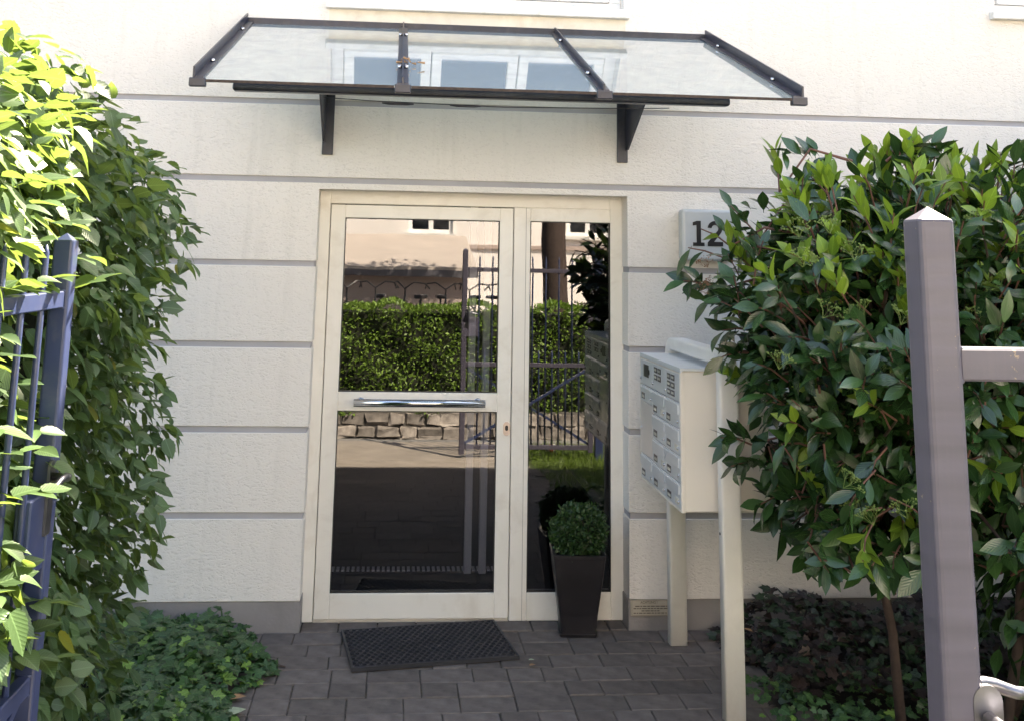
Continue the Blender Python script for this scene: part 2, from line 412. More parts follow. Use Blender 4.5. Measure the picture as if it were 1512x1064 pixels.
def pick_weight(root, pos, nrm):
    v = CAM - pos; v /= np.linalg.norm(v, axis=1, keepdims=True)
    return .35 + np.abs((v*nrm/np.linalg.norm(nrm, axis=1, keepdims=True)).sum(1))
def unit(v): return v/(np.linalg.norm(v, axis=-1, keepdims=True)+1e-9)

# ================================================================== SETTING: ground
def sheet(name, x0, x1, y0, y1, z, mat, z1=None):
    bm = bmesh.new(); z1 = z if z1 is None else z1
    bm.faces.new([bm.verts.new(p) for p in ((x0, y0, z), (x1, y0, z), (x1, y1, z1), (x0, y1, z1))])
    o = finish(name, bm, mat, recenter=False); return tag(o, kind='structure')
sheet('ground', -120, 120, -160, -9.6, -.72, M['asphalt'])
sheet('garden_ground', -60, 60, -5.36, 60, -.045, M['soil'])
sheet('road', -120, 120, -9.6, -5.52, -.70, M['asphalt'], -.14)
b = box('kerb', -60, 60, -5.54, -5.36, -.8, -.012, M['kerb']); tag(b, kind='structure')
b = tag(box('road_edge', -60, 60, -5.54, -5.5, -.95, -.8, M['kerb']), kind='structure')
b = box('lit_pavement', -60, 1.36, -5.355, -3.945, -.10, -.004, M['slab']); tag(b, kind='structure')
paving = tag(box('paving', -.92, 1.78, -3.94, .14, -.043, -.009, M['joint_soil']), kind='structure')
# paving stones, running bond, long side parallel to the house
PD, GAP = .1635, .005
pave_mesh = {}
for wdt in (.162, .243):
    for v in range(4):
        bm = bmesh.new(); vs = add_box(bm, 0, wdt-GAP, 0, PD-GAP, -.05, 0, 0)
        top = [f for f in bm.faces if all(q.co.z > -.01 for q in f.verts)]
        bmesh.ops.bevel(bm, geom=list({e for f in top for e in f.edges}), offset=.004, segments=1, affect='EDGES')
        for q in bm.verts: q.co.x += random.uniform(-.0014, .0014); q.co.y += random.uniform(-.0014, .0014)
        bmesh.ops.recalc_face_normals(bm, faces=bm.faces)
        me = bpy.data.meshes.new('paver'); bm.to_mesh(me); bm.free(); me.materials.append(M['paver']); pave_mesh.setdefault(wdt, []).append(me)
spots = []
y = -PD-.001
while y > -3.95:
    xmax = 1.76 if y > -1.5 else 1.36
    x = -.80-random.choice((0, .05, .11))
    while x < xmax-.05:
        wdt = random.choice((.162, .243, .243)); spots.append((x, y, wdt)); x += wdt
    y -= PD
bmr = bmesh.new(); nsingle = 0
for (x, y, wdt) in spots:
    if nsingle < 290:
        o = bpy.data.objects.new('paver', random.choice(pave_mesh[wdt])); COL.objects.link(o); o.parent = paving
        o.location = Vector((x, y, random.uniform(-.0028, .0015))) - wloc(paving)
        o.rotation_euler = (random.uniform(-.008, .008), random.uniform(-.006, .006), random.uniform(-.01, .01)); nsingle += 1
    else:
        add_box(bmr, x, x+wdt-GAP, y, y+PD-GAP, -.05, random.uniform(-.003, .001))
tag(finish('far_pavers', bmr, M['paver'], paving), kind='stuff')
# threshold stones in the door recess
tx = -.372
for wdt in (.19, .2, .2, .2, .2, .2, .2, .2, .094):
    o = bpy.data.objects.new('threshold_stone', bpy.data.meshes.new('threshold_stone')); bpy.data.objects.remove(o)
    box('threshold_stone', tx+.003, tx+wdt-.003, .0, .140, -.05, .004+random.uniform(-.001, .001), M['paver'], paving, .003); tx += wdt
tag(sheet('lawn_soil', 1.37, 8, -5.35, -3.0, -.035, M['turf']), kind='structure')

# ================================================================== HOUSE
house = thing('apartment_building', (.45, 0, 0), 'cream stuccoed apartment house with grey horizontal joints around the glazed entrance door', 'building')
XL, XR, WT, ZT = -.38, 1.322, .16, 2.232
JT = [.147, .572, .995, 1.423, 1.847, 2.295, 2.721]     # joint top edges
JH = .031
# base wall behind the bands (groove colour)
g = .009
BX0, BX1, BH = -9.0, 11.0, 5.75
def wall_base():
    bm = bmesh.new()
    ys = (g, .42)
    wins = [(-.36, 1.31, 3.30, 4.55), (3.53, 5.2, 3.39, 4.64)]
    add_box(bm, BX0, XL-g, *ys, -.3, 2.76); add_box(bm, XR+g, BX1, *ys, -.3, 2.76)
    add_box(bm, XL-g, XR+g, *ys, ZT+g, 2.76)
    return finish('groove_backing', bm, M['groove'], house)
wall_base()
# bands
bounds = [(.147, .572-JH)]
for a, bb in zip(JT[1:], JT[2:]): bounds.append((a, bb-JH))
for k, (z0, z1) in enumerate(bounds):
    if z0 > 2.26:
        bm = bmesh.new(); add_box(bm, BX0, BX1, 0, WT+.05, z0, z1, .003); finish('stucco_band', bm, M['stucco'], house); continue
    for side in (0, 1):
        x0, x1 = ((BX0, XL), (XR, BX1))[side]
        if z0 < ZT < z1+.05 and z1 > ZT: # band that the lintel cuts: full-width piece with notch
            continue
        bm = bmesh.new(); add_box(bm, x0, x1, 0, WT+.05, z0, z1, .003)
        finish('stucco_band', bm, M['stucco'], house)
# lintel band (from joint 4 top to joint 5 bottom) spans over the door
z0, z1 = 1.847, 2.295-JH
bm = bmesh.new()
prism(bm, [(BX0, z0), (XL, z0), (XL, ZT), (XR, ZT), (XR, z0), (BX1, z0), (BX1, z1), (BX0, z1)], 'Y', 0, WT+.05)
finish('stucco_band', bm, M['stucco'], house)
# plinth
for x0, x1 in ((BX0, XL+.004), (XR-.004, BX1)):
    box('plinth', x0, x1, .007, WT+.045, -.3, .1465, M['plinth'], house, .003)
# upper wall around the windows
wins = [(-.362, 1.308, 3.30, 4.55), (3.53, 5.2, 3.385, 4.635), (-4.9, -3.2, 3.30, 4.55)]
def wall_with_holes(name, x0, x1, z0, z1, holes, y0, y1, mat, parent):
    xs = sorted({x0, x1, *[h[0] for h in holes], *[h[1] for h in holes]}); zs = sorted({z0, z1, *[h[2] for h in holes], *[h[3] for h in holes]})
    inside = lambda cx, cz: any(h[0] < cx < h[1] and h[2] < cz < h[3] for h in holes)
    bm = bmesh.new(); vd = {}
    def V(x, y, z):
        k = (round(x, 5), round(y, 5), round(z, 5))
        if k not in vd: vd[k] = bm.verts.new(k)
        return vd[k]
    solid = lambda i, j: 0 <= i < len(xs)-1 and 0 <= j < len(zs)-1 and not inside((xs[i]+xs[i+1])/2, (zs[j]+zs[j+1])/2)
    for i in range(len(xs)-1):
        for j in range(len(zs)-1):
            if not solid(i, j): continue
            a, b_, c, d = xs[i], xs[i+1], zs[j], zs[j+1]
            bm.faces.new([V(a, y0, c), V(b_, y0, c), V(b_, y0, d), V(a, y0, d)])
            bm.faces.new([V(a, y1, c), V(a, y1, d), V(b_, y1, d), V(b_, y1, c)])
            if not solid(i-1, j): bm.faces.new([V(a, y0, c), V(a, y0, d), V(a, y1, d), V(a, y1, c)])
            if not solid(i+1, j): bm.faces.new([V(b_, y0, c), V(b_, y1, c), V(b_, y1, d), V(b_, y0, d)])
            if not solid(i, j-1): bm.faces.new([V(a, y0, c), V(a, y1, c), V(b_, y1, c), V(b_, y0, c)])
            if not solid(i, j+1): bm.faces.new([V(a, y0, d), V(b_, y0, d), V(b_, y1, d), V(a, y1, d)])
    return finish(name, bm, mat, parent)
up = []
wall_with_holes('upper_wall', BX0, BX1, 2.721, BH, wins+up, 0, .415, M['stucco'], house)
box('side_wall', BX0, BX0+.3, .42, 10, -.3, BH-.01, M['stucco'], house)
box('side_wall', BX1-.3, BX1, .42, 10, -.3, BH-.01, M['stucco'], house)
box('rear_wall', BX0+.31, BX1-.31, 9.7, 9.99, -.3, BH-.01, M['stucco'], house)
box('roof', BX0-.1, BX1+.1, -.12, 10.1, BH, BH+.25, M['tile'], house)
# thin plaster strip under the first-floor sill, smoother and more yellow than the wall
box('plaster_strip', -.37, 1.315, -.003, .02, 3.168, 3.236, M['smooth_patch'], house)
def upper_window(x0, x1, z0, z1, sill=True, n=3):
    bm = bmesh.new()
    yf = .09
    for a, b_, c, d in ((x0, x1, z0, z0+.052), (x0, x1, z1-.07, z1), (x0, x0+.07, z0+.052, z1-.07), (x1-.07, x1, z0+.052, z1-.07)):
        add_box(bm, a, b_, yf, yf+.07, c, d, .004)
    wd = finish('window', bm, M['white_frame'], house)
    wi = (x1-x0-.14)/n
    for i in range(n):
        a = x0+.07+i*wi
        bm = bmesh.new()
        for q in ((a+.003, a+wi-.003, z0+.055, z0+.100), (a+.003, a+wi-.003, z1-.135, z1-.073), (a+.003, a+.060, z0+.100, z1-.135), (a+wi-.060, a+wi-.003, z0+.100, z1-.135)):
            add_box(bm, q[0], q[1], yf-.015, yf+.055, q[2], q[3], .005)
        finish('sash', bm, M['white_frame'], wd)
        box('pane', a+.06, a+wi-.06, yf+.018, yf+.024, z0+.096, z1-.13, M['window_glass'], wd)
    for t in (.16, .84):
        cx = x0+(x1-x0)*t
        box('drain_cap', cx-.022, cx+.022, yf-.006, yf, z0+.030, z0+.047, M['mail_alu'], wd, .003)
    if sill:
        bm = bmesh.new(); add_box(bm, x0-.026, x1+.026, -.045, .10, z0-.064, z0-.002, .004)
        # slope the top to the front
        for v in bm.verts:
            if v.co.y < 0 and v.co.z > z0-.03: v.co.z -= .022
        finish('sill', bm, M['sill'], wd)
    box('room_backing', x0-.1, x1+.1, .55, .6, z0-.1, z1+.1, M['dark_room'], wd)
for i, (a, b_, c, d) in enumerate(wins+up): upper_window(a, b_, c, d, True)

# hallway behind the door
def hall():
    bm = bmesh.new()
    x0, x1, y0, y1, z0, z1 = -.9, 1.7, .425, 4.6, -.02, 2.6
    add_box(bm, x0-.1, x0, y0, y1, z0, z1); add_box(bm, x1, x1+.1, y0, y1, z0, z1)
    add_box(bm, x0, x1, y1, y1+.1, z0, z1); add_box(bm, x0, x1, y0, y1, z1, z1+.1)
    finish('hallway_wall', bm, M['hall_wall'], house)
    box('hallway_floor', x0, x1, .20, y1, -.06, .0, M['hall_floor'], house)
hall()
# white slatted floor grate and two white uprights in the hall
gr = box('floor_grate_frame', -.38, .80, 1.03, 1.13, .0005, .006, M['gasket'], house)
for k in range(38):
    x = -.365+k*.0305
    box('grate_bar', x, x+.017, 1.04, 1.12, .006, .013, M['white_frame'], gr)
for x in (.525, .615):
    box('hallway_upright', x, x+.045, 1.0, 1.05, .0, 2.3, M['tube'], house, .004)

# ------------------------------------------------------------------ entrance door (part of the house)
YF, YB = .150, .215
def frame_mesh():
    bm = bmesh.new()
    B = lambda *a: add_box(bm, *a, .003)
    B(XL-.01, -.3215, YF, YB, .0, ZT+.005)                 # left jamb
    B(1.256, XR+.008, YF, YB, .0, ZT+.005)                 # right jamb
    B(-.3215, 1.256, YF, YB, 2.1615, ZT+.005)              # head
    B(.7065, .800, YF, YB, .0, 2.1615)                     # mullion
    B(.800, 1.256, YF, YB, .0, .140)                       # side-light bottom rail
    B(.800, 1.256, YF, YB, 2.088, 2.1615)
    B(-.3215, .7065, YF+.02, YB, -.01, .010)               # threshold bar
    return finish('entrance_door', bm, M['door_paint'], house)
door = frame_mesh()
def leaf():
    bm = bmesh.new(); y0 = YF-.004; B = lambda *a: add_box(bm, *a, .003)
    x0, x1, z0, z1 = -.3175, .7020, .014, 2.1565
    B(x0, -.238, y0, YB-.005, z0, z1); B(.6265, x1, y0, YB-.005, z0, z1)
    B(-.238, .6265, y0, YB-.005, z0, .1405); B(-.238, .6265, y0, YB-.005, 1.058, 1.156); B(-.238, .6265, y0, YB-.005, 2.0855, z1)
    return finish('door_leaf', bm, M['door_paint'], door)
leaf()
def seal(x0, x1, z0, z1, y=YF+.004):
    bm = bmesh.new(); t = .0055
    for q in ((x0, x1, z0, z0+t), (x0, x1, z1-t, z1), (x0, x0+t, z0+t, z1-t), (x1-t, x1, z0+t, z1-t)):
        add_box(bm, q[0], q[1], y, y+.03, q[2], q[3])
    finish('rubber_seal', bm, M['gasket'], door)
for q in ((-.2385, .627, 1.1555, 2.086), (-.2385, .627, .140, 1.0585), (.7995, 1.2565, .1395, 2.0885)):
    seal(*q)
    box('glass_pane', q[0]+.003, q[1]-.003, YF+.018, YF+.024, q[2]+.003, q[3]-.003, M['door_glass'], door)
# joint lines of the fixed side sash
box('sash_line', .7745, .7765, YF-.0012, YF+.001, .0, 2.1615, M['plinth'], door)
# pull bar
bm = bmesh.new()
zb = 1.108
add_tube(bm, [(-.150, .085, zb), (.556, .085, zb)], .0195, 14)
for x in (-.115, .52): add_tube(bm, [(x, .086, zb), (x, YF+.002, zb)], .011, 10); add_tube(bm, [(x, YF-.008, zb), (x, YF+.002, zb)], .022, 14)
h_ = finish('pull_bar', bm, M['chrome'], door, True)
# oval lock escutcheon with its keyhole
def oval(w_, h2, n=20):
    r = w_; return [(r*math.cos(a), (h2-w_)*(1 if math.sin(a) > 0 else -1) + r*math.sin(a)) for a in [2*math.pi*(k+.5)/n for k in range(n)]]
bm = bmesh.new(); prism(bm, [(.680+a, .972+b_) for a, b_ in oval(.0185, .036)], 'Y', YF-.012, YF-.003)
lk = finish('lock_plate', bm, plain('copper_tinted_plate', (.62, .50, .46), .3, .6), door)
bm = bmesh.new(); prism(bm, [(.680+a, .976+b_) for a, b_ in oval(.0085, .014)], 'Y', YF-.0145, YF-.0125)
bm2 = finish('keyhole', bm, M['gasket'], door)

# ================================================================== CANOPY
can = thing('glass_canopy', (.48, -.01, 2.42), 'dark steel and glass door canopy on two brackets above the entrance', 'canopy')
CB, CFr = (-.03, 3.125), (-1.45, 2.577)      # (y, z) of the rafter line at the wall and at the front edge
sl_ = (CB[1]-CFr[1])/(CB[0]-CFr[0])
def cz(y): return CB[1] + (y-CB[0])*sl_
rx = [-.818, .047, .906, 1.778]
for i, x in enumerate(rx):
    bm = bmesh.new()
    # flat web standing on the glass and a flange under it
    hgt = .062 if i in (0, 3) else .045
    t = .004
    prism(bm, [(CB[0]+.01, cz(CB[0]+.01)+.0), (CFr[0], cz(CFr[0])), (CFr[0], cz(CFr[0])+hgt), (CB[0]+.01, cz(CB[0]+.01)+hgt)], 'X', x-t, x+t)
    o = finish('rafter', bm, M['steel_dark'], can)
    bm = bmesh.new(); f0, f1 = (x-.002, x+.038) if i == 0 else ((x-.038, x+.002) if i == 3 else (x-.024, x+.024))
    prism(bm, [(CB[0]-.01, cz(CB[0]-.01)+.010), (CFr[0]+.01, cz(CFr[0]+.01)+.010), (CFr[0]+.01, cz(CFr[0]+.01)+.018), (CB[0]-.01, cz(CB[0]-.01)+.018)], 'X', f0, f1)
    finish('clamp_strip', bm, M['steel_dark'], o)
    for s in (.2, .78):
        y = CB[0]+(CFr[0]-CB[0])*s
        for dx in ((.02,) if i == 0 else (-.02,) if i == 3 else (-.014, .014)):
            bm = bmesh.new(); add_tube(bm, [(x+dx, y, cz(y)+.017), (x+dx, y-.006, cz(y)+.030)], .011, 8); finish('bolt', bm, M['chrome'], o, True)
    # end cap
    e0, e1 = (x-.016, x+.052) if i == 0 else ((x-.052, x+.016) if i == 3 else (x-.034, x+.034))
    bm = bmesh.new(); add_box(bm, e0, e1, CFr[0]-.012, CFr[0]+.02, cz(CFr[0])-.022, cz(CFr[0])+.014, .003); c_ = finish('end_cap', bm, M['steel_dark'], o)
for i in range(3):
    a, b_ = rx[i]+.006, rx[i+1]-.006
    bm = bmesh.new()
    prism(bm, [(CB[0]-.005, cz(CB[0]-.005)), (CFr[0]-.005, cz(CFr[0]-.005)), (CFr[0]-.005, cz(CFr[0]-.005)+.009), (CB[0]-.005, cz(CB[0]-.005)+.009)], 'X', a, b_)
    gp = finish('glass_sheet', bm, M['canopy_glass'], can)
    bm = bmesh.new(); add_box(bm, a+.03, b_-.03, CFr[0]-.0085, CFr[0]-.0055, cz(CFr[0])-.004, cz(CFr[0])+.008); finish('stained_edge', bm, M['rust'], gp)
# wall rail
bm = bmesh.new(); add_box(bm, rx[0]-.004, rx[3]+.004, -.016, 0.0, 3.095, 3.168, .002); add_box(bm, rx[0], rx[3], -.06, -.0165, 3.120, 3.126)
finish('wall_rail', bm, M['steel_dark'], can)
# tube under the front of the glass
yb = -1.20; zb_ = 2.596
bm = bmesh.new(); add_box(bm, -.692, 1.528, yb-.03, yb+.03, zb_-.019, zb_+.019, .012, 3)
finish('support_tube', bm, M['steel_dark'], can)
for x in (-.345, 1.293):
    bm = bmesh.new()
    add_box(bm, x-.030, x+.030, -.014, 0.001, 2.418, 2.79, .002)            # wall plate
    br = finish('bracket', bm, M['steel_dark'], can)
    gx = (x+.018, x+.026) if x > 0 else (x-.026, x-.018)
    bm = bmesh.new(); prism(bm, [(-.014, 2.486), (-.06, 2.486), (-.50, 2.702), (-.50, 2.72), (-.014, 2.765)], 'X', *gx)
    finish('gusset', bm, M['steel_dark'], br)
    bm = bmesh.new(); prism(bm, [(-.014, 2.766), (-.5, 2.721), (-1.17, 2.60), (-1.17, 2.614), (-.5, 2.745), (-.014, 2.80)], 'X', x-.02, x+.02)
    finish('arm', bm, M['steel_dark'], br)
    bm = bmesh.new(); prism(bm, [(-.02, 2.80), (-.055, 2.80), (-.055, cz(-.05)-.01), (-.02, cz(-.03)-.01)], 'X', x-.02, x+.02); finish('post_stub', bm, M['steel_dark'], br)
# tie wire with two turnbuckles below the tube
bm = bmesh.new(); zw = zb_-.052
add_tube(bm, [(-.30, -1.17, zb_-.03), (-.1, -1.18, zw+.012), (.5, -1.19, zw), (1.1, -1.18, zw+.014), (1.26, -1.17, zb_-.03)], .0022, 5)
for x in (.03, .33): add_tube(bm, [(x-.07, -1.19, zw+.002), (x-.04, -1.19, zw), (x+.04, -1.19, zw), (x+.07, -1.19, zw+.001)], [.003, .006, .006, .003], 6)
finish('tie_wire', bm, M['steel_dark'], can, True)
# sycamore seeds caught on the second rafter
bm = bmesh.new()
for k in range(7):
    p = Vector((.07+random.uniform(-.02, .05), -1.08+random.uniform(-.06, .06), cz(-1.08)+.035))
    q = p+Vector((random.uniform(-.04, .04), random.uniform(-.02, .02), random.uniform(-.005, .02)))
    add_tube(bm, [p, q], [.002, .006], 4)
tag(finish('dry_twig', bm, M['dry_leaf'], None), 'scrap of dry twigs caught beside a rafter on the canopy glass', 'debris')

# ================================================================== LETTERBOX UNIT
mb = thing('letterbox_unit', (1.53, -.64, 0), 'cream freestanding letterbox unit with bell panel on a white arched tube frame', 'letterbox')
bx0, bx1, by0, by1, bz0, bz1 = 1.345, 1.735, -1.025, -.245, .803, 1.400
bm = bmesh.new()
add_box(bm, bx0, bx1, by0, by1, bz0, bz1, .006, 2)
body = finish('body', bm, M['mail_white'], mb, False)
bm = bmesh.new(); prism(bm, [(bx0-.014, bz1+.013), (bx0-.014, bz1-.008), (bx0, bz1+.0015), (bx1+.006, bz1+.0015), (bx1+.006, bz1+.010)], 'Y', by0-.006, by1+.006)
finish('lid', bm, M['mail_top'], mb)
# raised front frame facing the path (-X)
bm = bmesh.new(); xf = bx0-.014
for q in ((by0-.003, by0+.012, bz0-.004, bz1-.004), (by1-.012, by1+.003, bz0-.004, bz1-.004), (by0+.012, by1-.012, bz1-.014, bz1-.004), (by0+.012, by1-.012, bz0-.004, bz0+.006)):
    add_box(bm, xf, bx0+.004, q[0], q[1], q[2], q[3], .002)
finish('front_frame', bm, M['mail_white'], mb)
cw = (by1-by0-.024)/3
colY = [by1-.012-cw*(i+1) for i in range(3)]     # column 0 = farthest from the street (left in the photo)
rowZ = [1.386, 1.262, 1.148, 1.034, .920, .809]
gap = .003
def nameplate(yc, zc, parent, w_=.05, h2=.022, m='nameplate'):
    box('nameplate', xf-.003, xf-.0005, yc-w_/2, yc+w_/2, zc-h2/2, zc+h2/2, M[m], parent)
for c in range(3):
    y0, y1 = colY[c]+gap, colY[c]+cw-gap
    # bell panel row
    o = box('bell_panel', xf-.001, bx0-.002, y0, y1, rowZ[1]+gap, rowZ[0], M['mail_alu'], mb, .002)
    if c == 0:
        box('intercom_grille', xf-.0035, xf-.0008, y0+.07, y0+.17, rowZ[1]+.045, rowZ[1]+.105, M['nameplate'], o)
        box('camera_eye', xf-.006, xf-.0036, y0+.045, y0+.068, rowZ[1]+.062, rowZ[1]+.085, M['black'], o)
    else:
        nr = 2 if c == 1 else 3
        for r in range(nr):
            for s in range(2):
                yy = y0+.075+s*.07; zz = rowZ[1]+.098-r*.034
                box('bell_button', xf-.004, xf-.0012, yy, yy+.055, zz-.013, zz+.013, M['nameplate'], o, .001)
                box('bell_label', xf-.0055, xf-.0043, yy+.006, yy+.048, zz-.004, zz+.006, M['paper'], o)
    bm = bmesh.new(); add_tube(bm, [(xf-.008, y1-.02, rowZ[1]+.03), (xf-.001, y1-.02, rowZ[1]+.03)], .007, 8); finish('lock', bm, M['chrome'], o, True)
    rows = [(rowZ[i+1], rowZ[i]) for i in range(1, 5)]
    if c == 0: rows = [(1.180, 1.262), (.925, 1.180), (.809, .925)]
    for ri, (z0, z1) in enumerate(rows):
        if c == 0 and ri == 1:
            o = box('parcel_door', xf-.001, bx0-.002, y0, y1, z0+gap, z1-gap*.3, M['mail_steel'], mb, .002)
            bm = bmesh.new(); add_tube(bm, [(xf-.006, y1-.02, 1.05), (xf-.001, y1-.02, 1.05)], .006, 8); finish('lock', bm, M['chrome'], o, True); continue
        o = box('letterbox_door', xf-.001, bx0-.002, y0, y1, z0+gap, z1-gap*.3, M['mail_alu'], mb, .002)
        zz = z0+.040
        bm = bmesh.new(); add_box(bm, xf-.0075, xf-.0012, y0+.008, y1-.008, zz+.022, z1-.008, .0015); finish('flap', bm, M['mail_alu'], o)
        nameplate(y1-.055, z0+.030, o, .065, .030)
        nameplate(y1-.060, z0+.030, o, .040, .012, 'paper').__class__ if False else box('name_label', xf-.0045, xf-.0032, y1-.085, y1-.035, z0+.022, z0+.034, M['paper'], o)
        if (c+ri) % 2: nameplate(y0+.055, z0+.030, o, .055, .026, 'paper')
        bm = bmesh.new(); add_tube(bm, [(xf-.007, y0+.022, z0+.030), (xf-.001, y0+.022, z0+.030)], .007, 8); finish('lock', bm, M['chrome'], o, True)
# shadow gap backing
box('joint_backing', bx0-.0035, bx0-.001, by0+.014, by1-.014, bz0+.006, bz1-.012, M['gasket'], mb)
# arched tube frame
px = 1.522
def arch():
    bm = bmesh.new(); ya, yb2, zt = -1.105, -.205, 1.462; r = .075
    pts = [(px, ya, 0), (px, ya, 1.0), (px, ya, zt-r)]
    for k in range(1, 7): a = math.pi/2*k/6; pts.append((px, ya+r-r*math.cos(a), zt-r+r*math.sin(a)))
    for k in range(0, 7): a = math.pi/2*k/6; pts.append((px, yb2-r+r*math.sin(a), zt-r+r*math.cos(a)))
    pts += [(px, yb2, 1.0), (px, yb2, 0)]
    # rounded-rectangle section: 90 mm wide (X), 60 mm deep
    n = 16; prof = []
    for k in range(n):
        a = 2*math.pi*(k+.5)/n; ca, sa = math.cos(a), math.sin(a); e = .28
        prof.append((.045*math.copysign(abs(ca)**e, ca), .031*math.copysign(abs(sa)**e, sa)))
    rings = []
    for i, p in enumerate(pts):
        p = Vector(p); t = (Vector(pts[min(i+1, len(pts)-1)])-Vector(pts[max(i-1, 0)])).normalized()
        nrm = Vector((1, 0, 0)).cross(t).normalized()
        rings.append([bm.verts.new(p+Vector((1, 0, 0))*u+nrm*v) for u, v in prof])
    for a, b_ in zip(rings, rings[1:]):
        for k in range(n): bm.faces.new((a[k], a[(k+1) % n], b_[(k+1) % n], b_[k]))
    bm.faces.new(rings[0]); bm.faces.new(rings[-1][::-1])
    return finish('arched_frame', bm, M['tube'], mb, True)
arch()
for y in (-1.068, -.242):
    pass
bm = bmesh.new(); add_tube(bm, [(px-.047, -1.105, .735), (px-.042, -1.105, .735)], .006, 8); finish('screw', bm, M['gasket'], mb)

# ------------------------------------------------------------------ house number and plaque
hn = thing('house_number_sign', (1.755, -.06, 1.885), 'white box-shaped house number sign reading 12, partly behind the laurel leaves', 'sign')
bm = bmesh.new(); add_box(bm, 1.606, 1.905, -.095, -.003, 1.888, 2.165, .016, 3)
finish('housing', bm, M['sign_white'], hn)
bm = bmesh.new(); DY0, DY1 = -.0985, -.0945
# the digit 1 with its flag and foot
prism(bm, [(1.664, 1.966), (1.728, 1.966), (1.728, 1.985), (1.709, 1.985), (1.709, 2.102), (1.688, 2.102), (1.664, 2.094), (1.664, 2.076), (1.685, 2.080), (1.685, 1.985), (1.664, 1.985)], 'Y', DY0, DY1)
# the digit 2
pts = []
for k in range(13): a = R(175-k*17.5); pts.append((1.788+.041*math.cos(a), 2.062+.041*math.sin(a)))
inner = []
for k in range(13): a = R(175-k*17.5); inner.append((1.788+.019*math.cos(a), 2.062+.019*math.sin(a)))
outer = pts + [(1.782, 1.990), (1.832, 1.990), (1.832, 1.966), (1.746, 1.966), (1.746, 1.986)]
prism(bm, outer + inner[::-1], 'Y', DY0, DY1)
finish('digits', bm, M['black'], hn)
pq = thing('warning_plaque', (1.44, .004, .065), 'small beige stone plaque headed ACHTUNG at the foot of the wall beside the letterbox post', 'sign')
box('plate', 1.328, 1.550, -.004, .012, .068, .1455, M['plaque'], pq, .001)
ink = plain('engraved_ink', (.10, .08, .06), .6)
me = text_mesh('ACHTUNG !', .0165, .0004); me.materials.append(ink)
o = link_mesh('lettering', me, None, pq, (1.425, -.0046, .1285)); o.rotation_euler = (R(90), 0, 0)
bm = bmesh.new()
for (x0, x1, z) in ((1.352, 1.53, .115), (1.343, 1.532, .104), (1.385, 1.48, .093), (1.343, 1.535, .082)):
    x = x0
    while x < x1:
        wd_ = random.uniform(.008, .026); add_box(bm, x, min(x+wd_, x1), -.0047, -.0041, z-.0022, z+.0022); x += wd_+.004
finish('small_print', bm, ink, pq)
bm = bmesh.new()
for q in ((1.334, 1.545, .141, .1422), (1.334, 1.545, .0715, .0727), (1.334, 1.3352, .0727, .141)): add_box(bm, q[0], q[1], -.0047, -.0041, q[2], q[3])
finish('border_line', bm, ink, pq)

# ================================================================== POT with boxwood ball
pt = thing('planter', (1.045, -.025, 0), 'tall tapered anthracite planter in front of the narrow side window', 'planter')
def pot():
    bm = bmesh.new(); cx, cy = 1.043, -.020
    lv = [(.0, .094), (.015, .099), (.015, .090), (.10, .098), (.30, .126), (.375, .134), (.380, .136), (.396, .137), (.398, .134), (.398, .118), (.35, .112)]
    rings = []
    ang = R(-4)
    for z, r in lv:
        ring = []
        for sx, sy in ((-1, -1), (1, -1), (1, 1), (-1, 1)):
            for c in range(3):
                a = {(-1, -1): 180, (1, -1): 270, (1, 1): 0, (-1, 1): 90}[(sx, sy)]+c*45
                x = sx*(r-.012)+.012*math.cos(R(a)); y = sy*(r-.012)+.012*math.sin(R(a))
                ring.append(bm.verts.new((cx+x*math.cos(ang)-y*math.sin(ang), cy+(x*math.sin(ang)+y*math.cos(ang))*.92, z)))
        rings.append(ring)
    n = 12
    for a, b_ in zip(rings, rings[1:]):
        for k in range(n): bm.faces.new((a[k], a[(k+1) % n], b_[(k+1) % n], b_[k]))
    bm.faces.new(rings[0]); bm.faces.new(rings[-1][::-1])
    return finish('pot_body', bm, M['pot'], pt)
pot()
box('potting_soil', .935, 1.15, -.12, .08, .34, .375, M['soil'], pt)
bw = thing('boxwood_ball', (1.045, -.02, .37), 'clipped round boxwood ball growing in the dark planter', 'plant')
def boxball():
    N = 5200; c = np.array([1.048, -.03, .488])
    d = unit(rng.normal(size=(N, 3))); 
    lump = 1 + .07*np.sin(d[:, 0]*7+1)*np.sin(d[:, 1]*6+d[:, 2]*5) + .05*np.sin(d[:, 2]*11+d[:, 0]*9)
    r = .138*lump*(1 - .30*rng.random(N)**1.5)*np.where(rng.random(N) < .06, 1.12, 1)
    p = c + d*r[:, None]*np.array([1.03, 1, .95])
    ax = unit(d + .9*rng.normal(size=(N, 3))); nr = unit(d + .8*rng.normal(size=(N, 3)))
    foliage(bw, PRIV, p, ax, nr, rng.uniform(.013, .024, N), [(M['box'], np.ones(N, bool))], 0)
    bm = bmesh.new()
    for k in range(60):
        a = Vector(unit(rng.normal(size=3))); a.z = abs(a.z)*.8+.1
        add_tube(bm, [(1.045, -.02, .36), Vector((1.048, -.03, .44))+a*.05, Vector((1.048, -.03, .488))+a*.12], [.004, .002, .001], 3, False)
    finish('twigs', bm, M['bark'], bw)
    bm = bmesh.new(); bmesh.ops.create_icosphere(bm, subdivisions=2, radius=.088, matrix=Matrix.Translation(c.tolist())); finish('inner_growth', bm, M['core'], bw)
boxball()

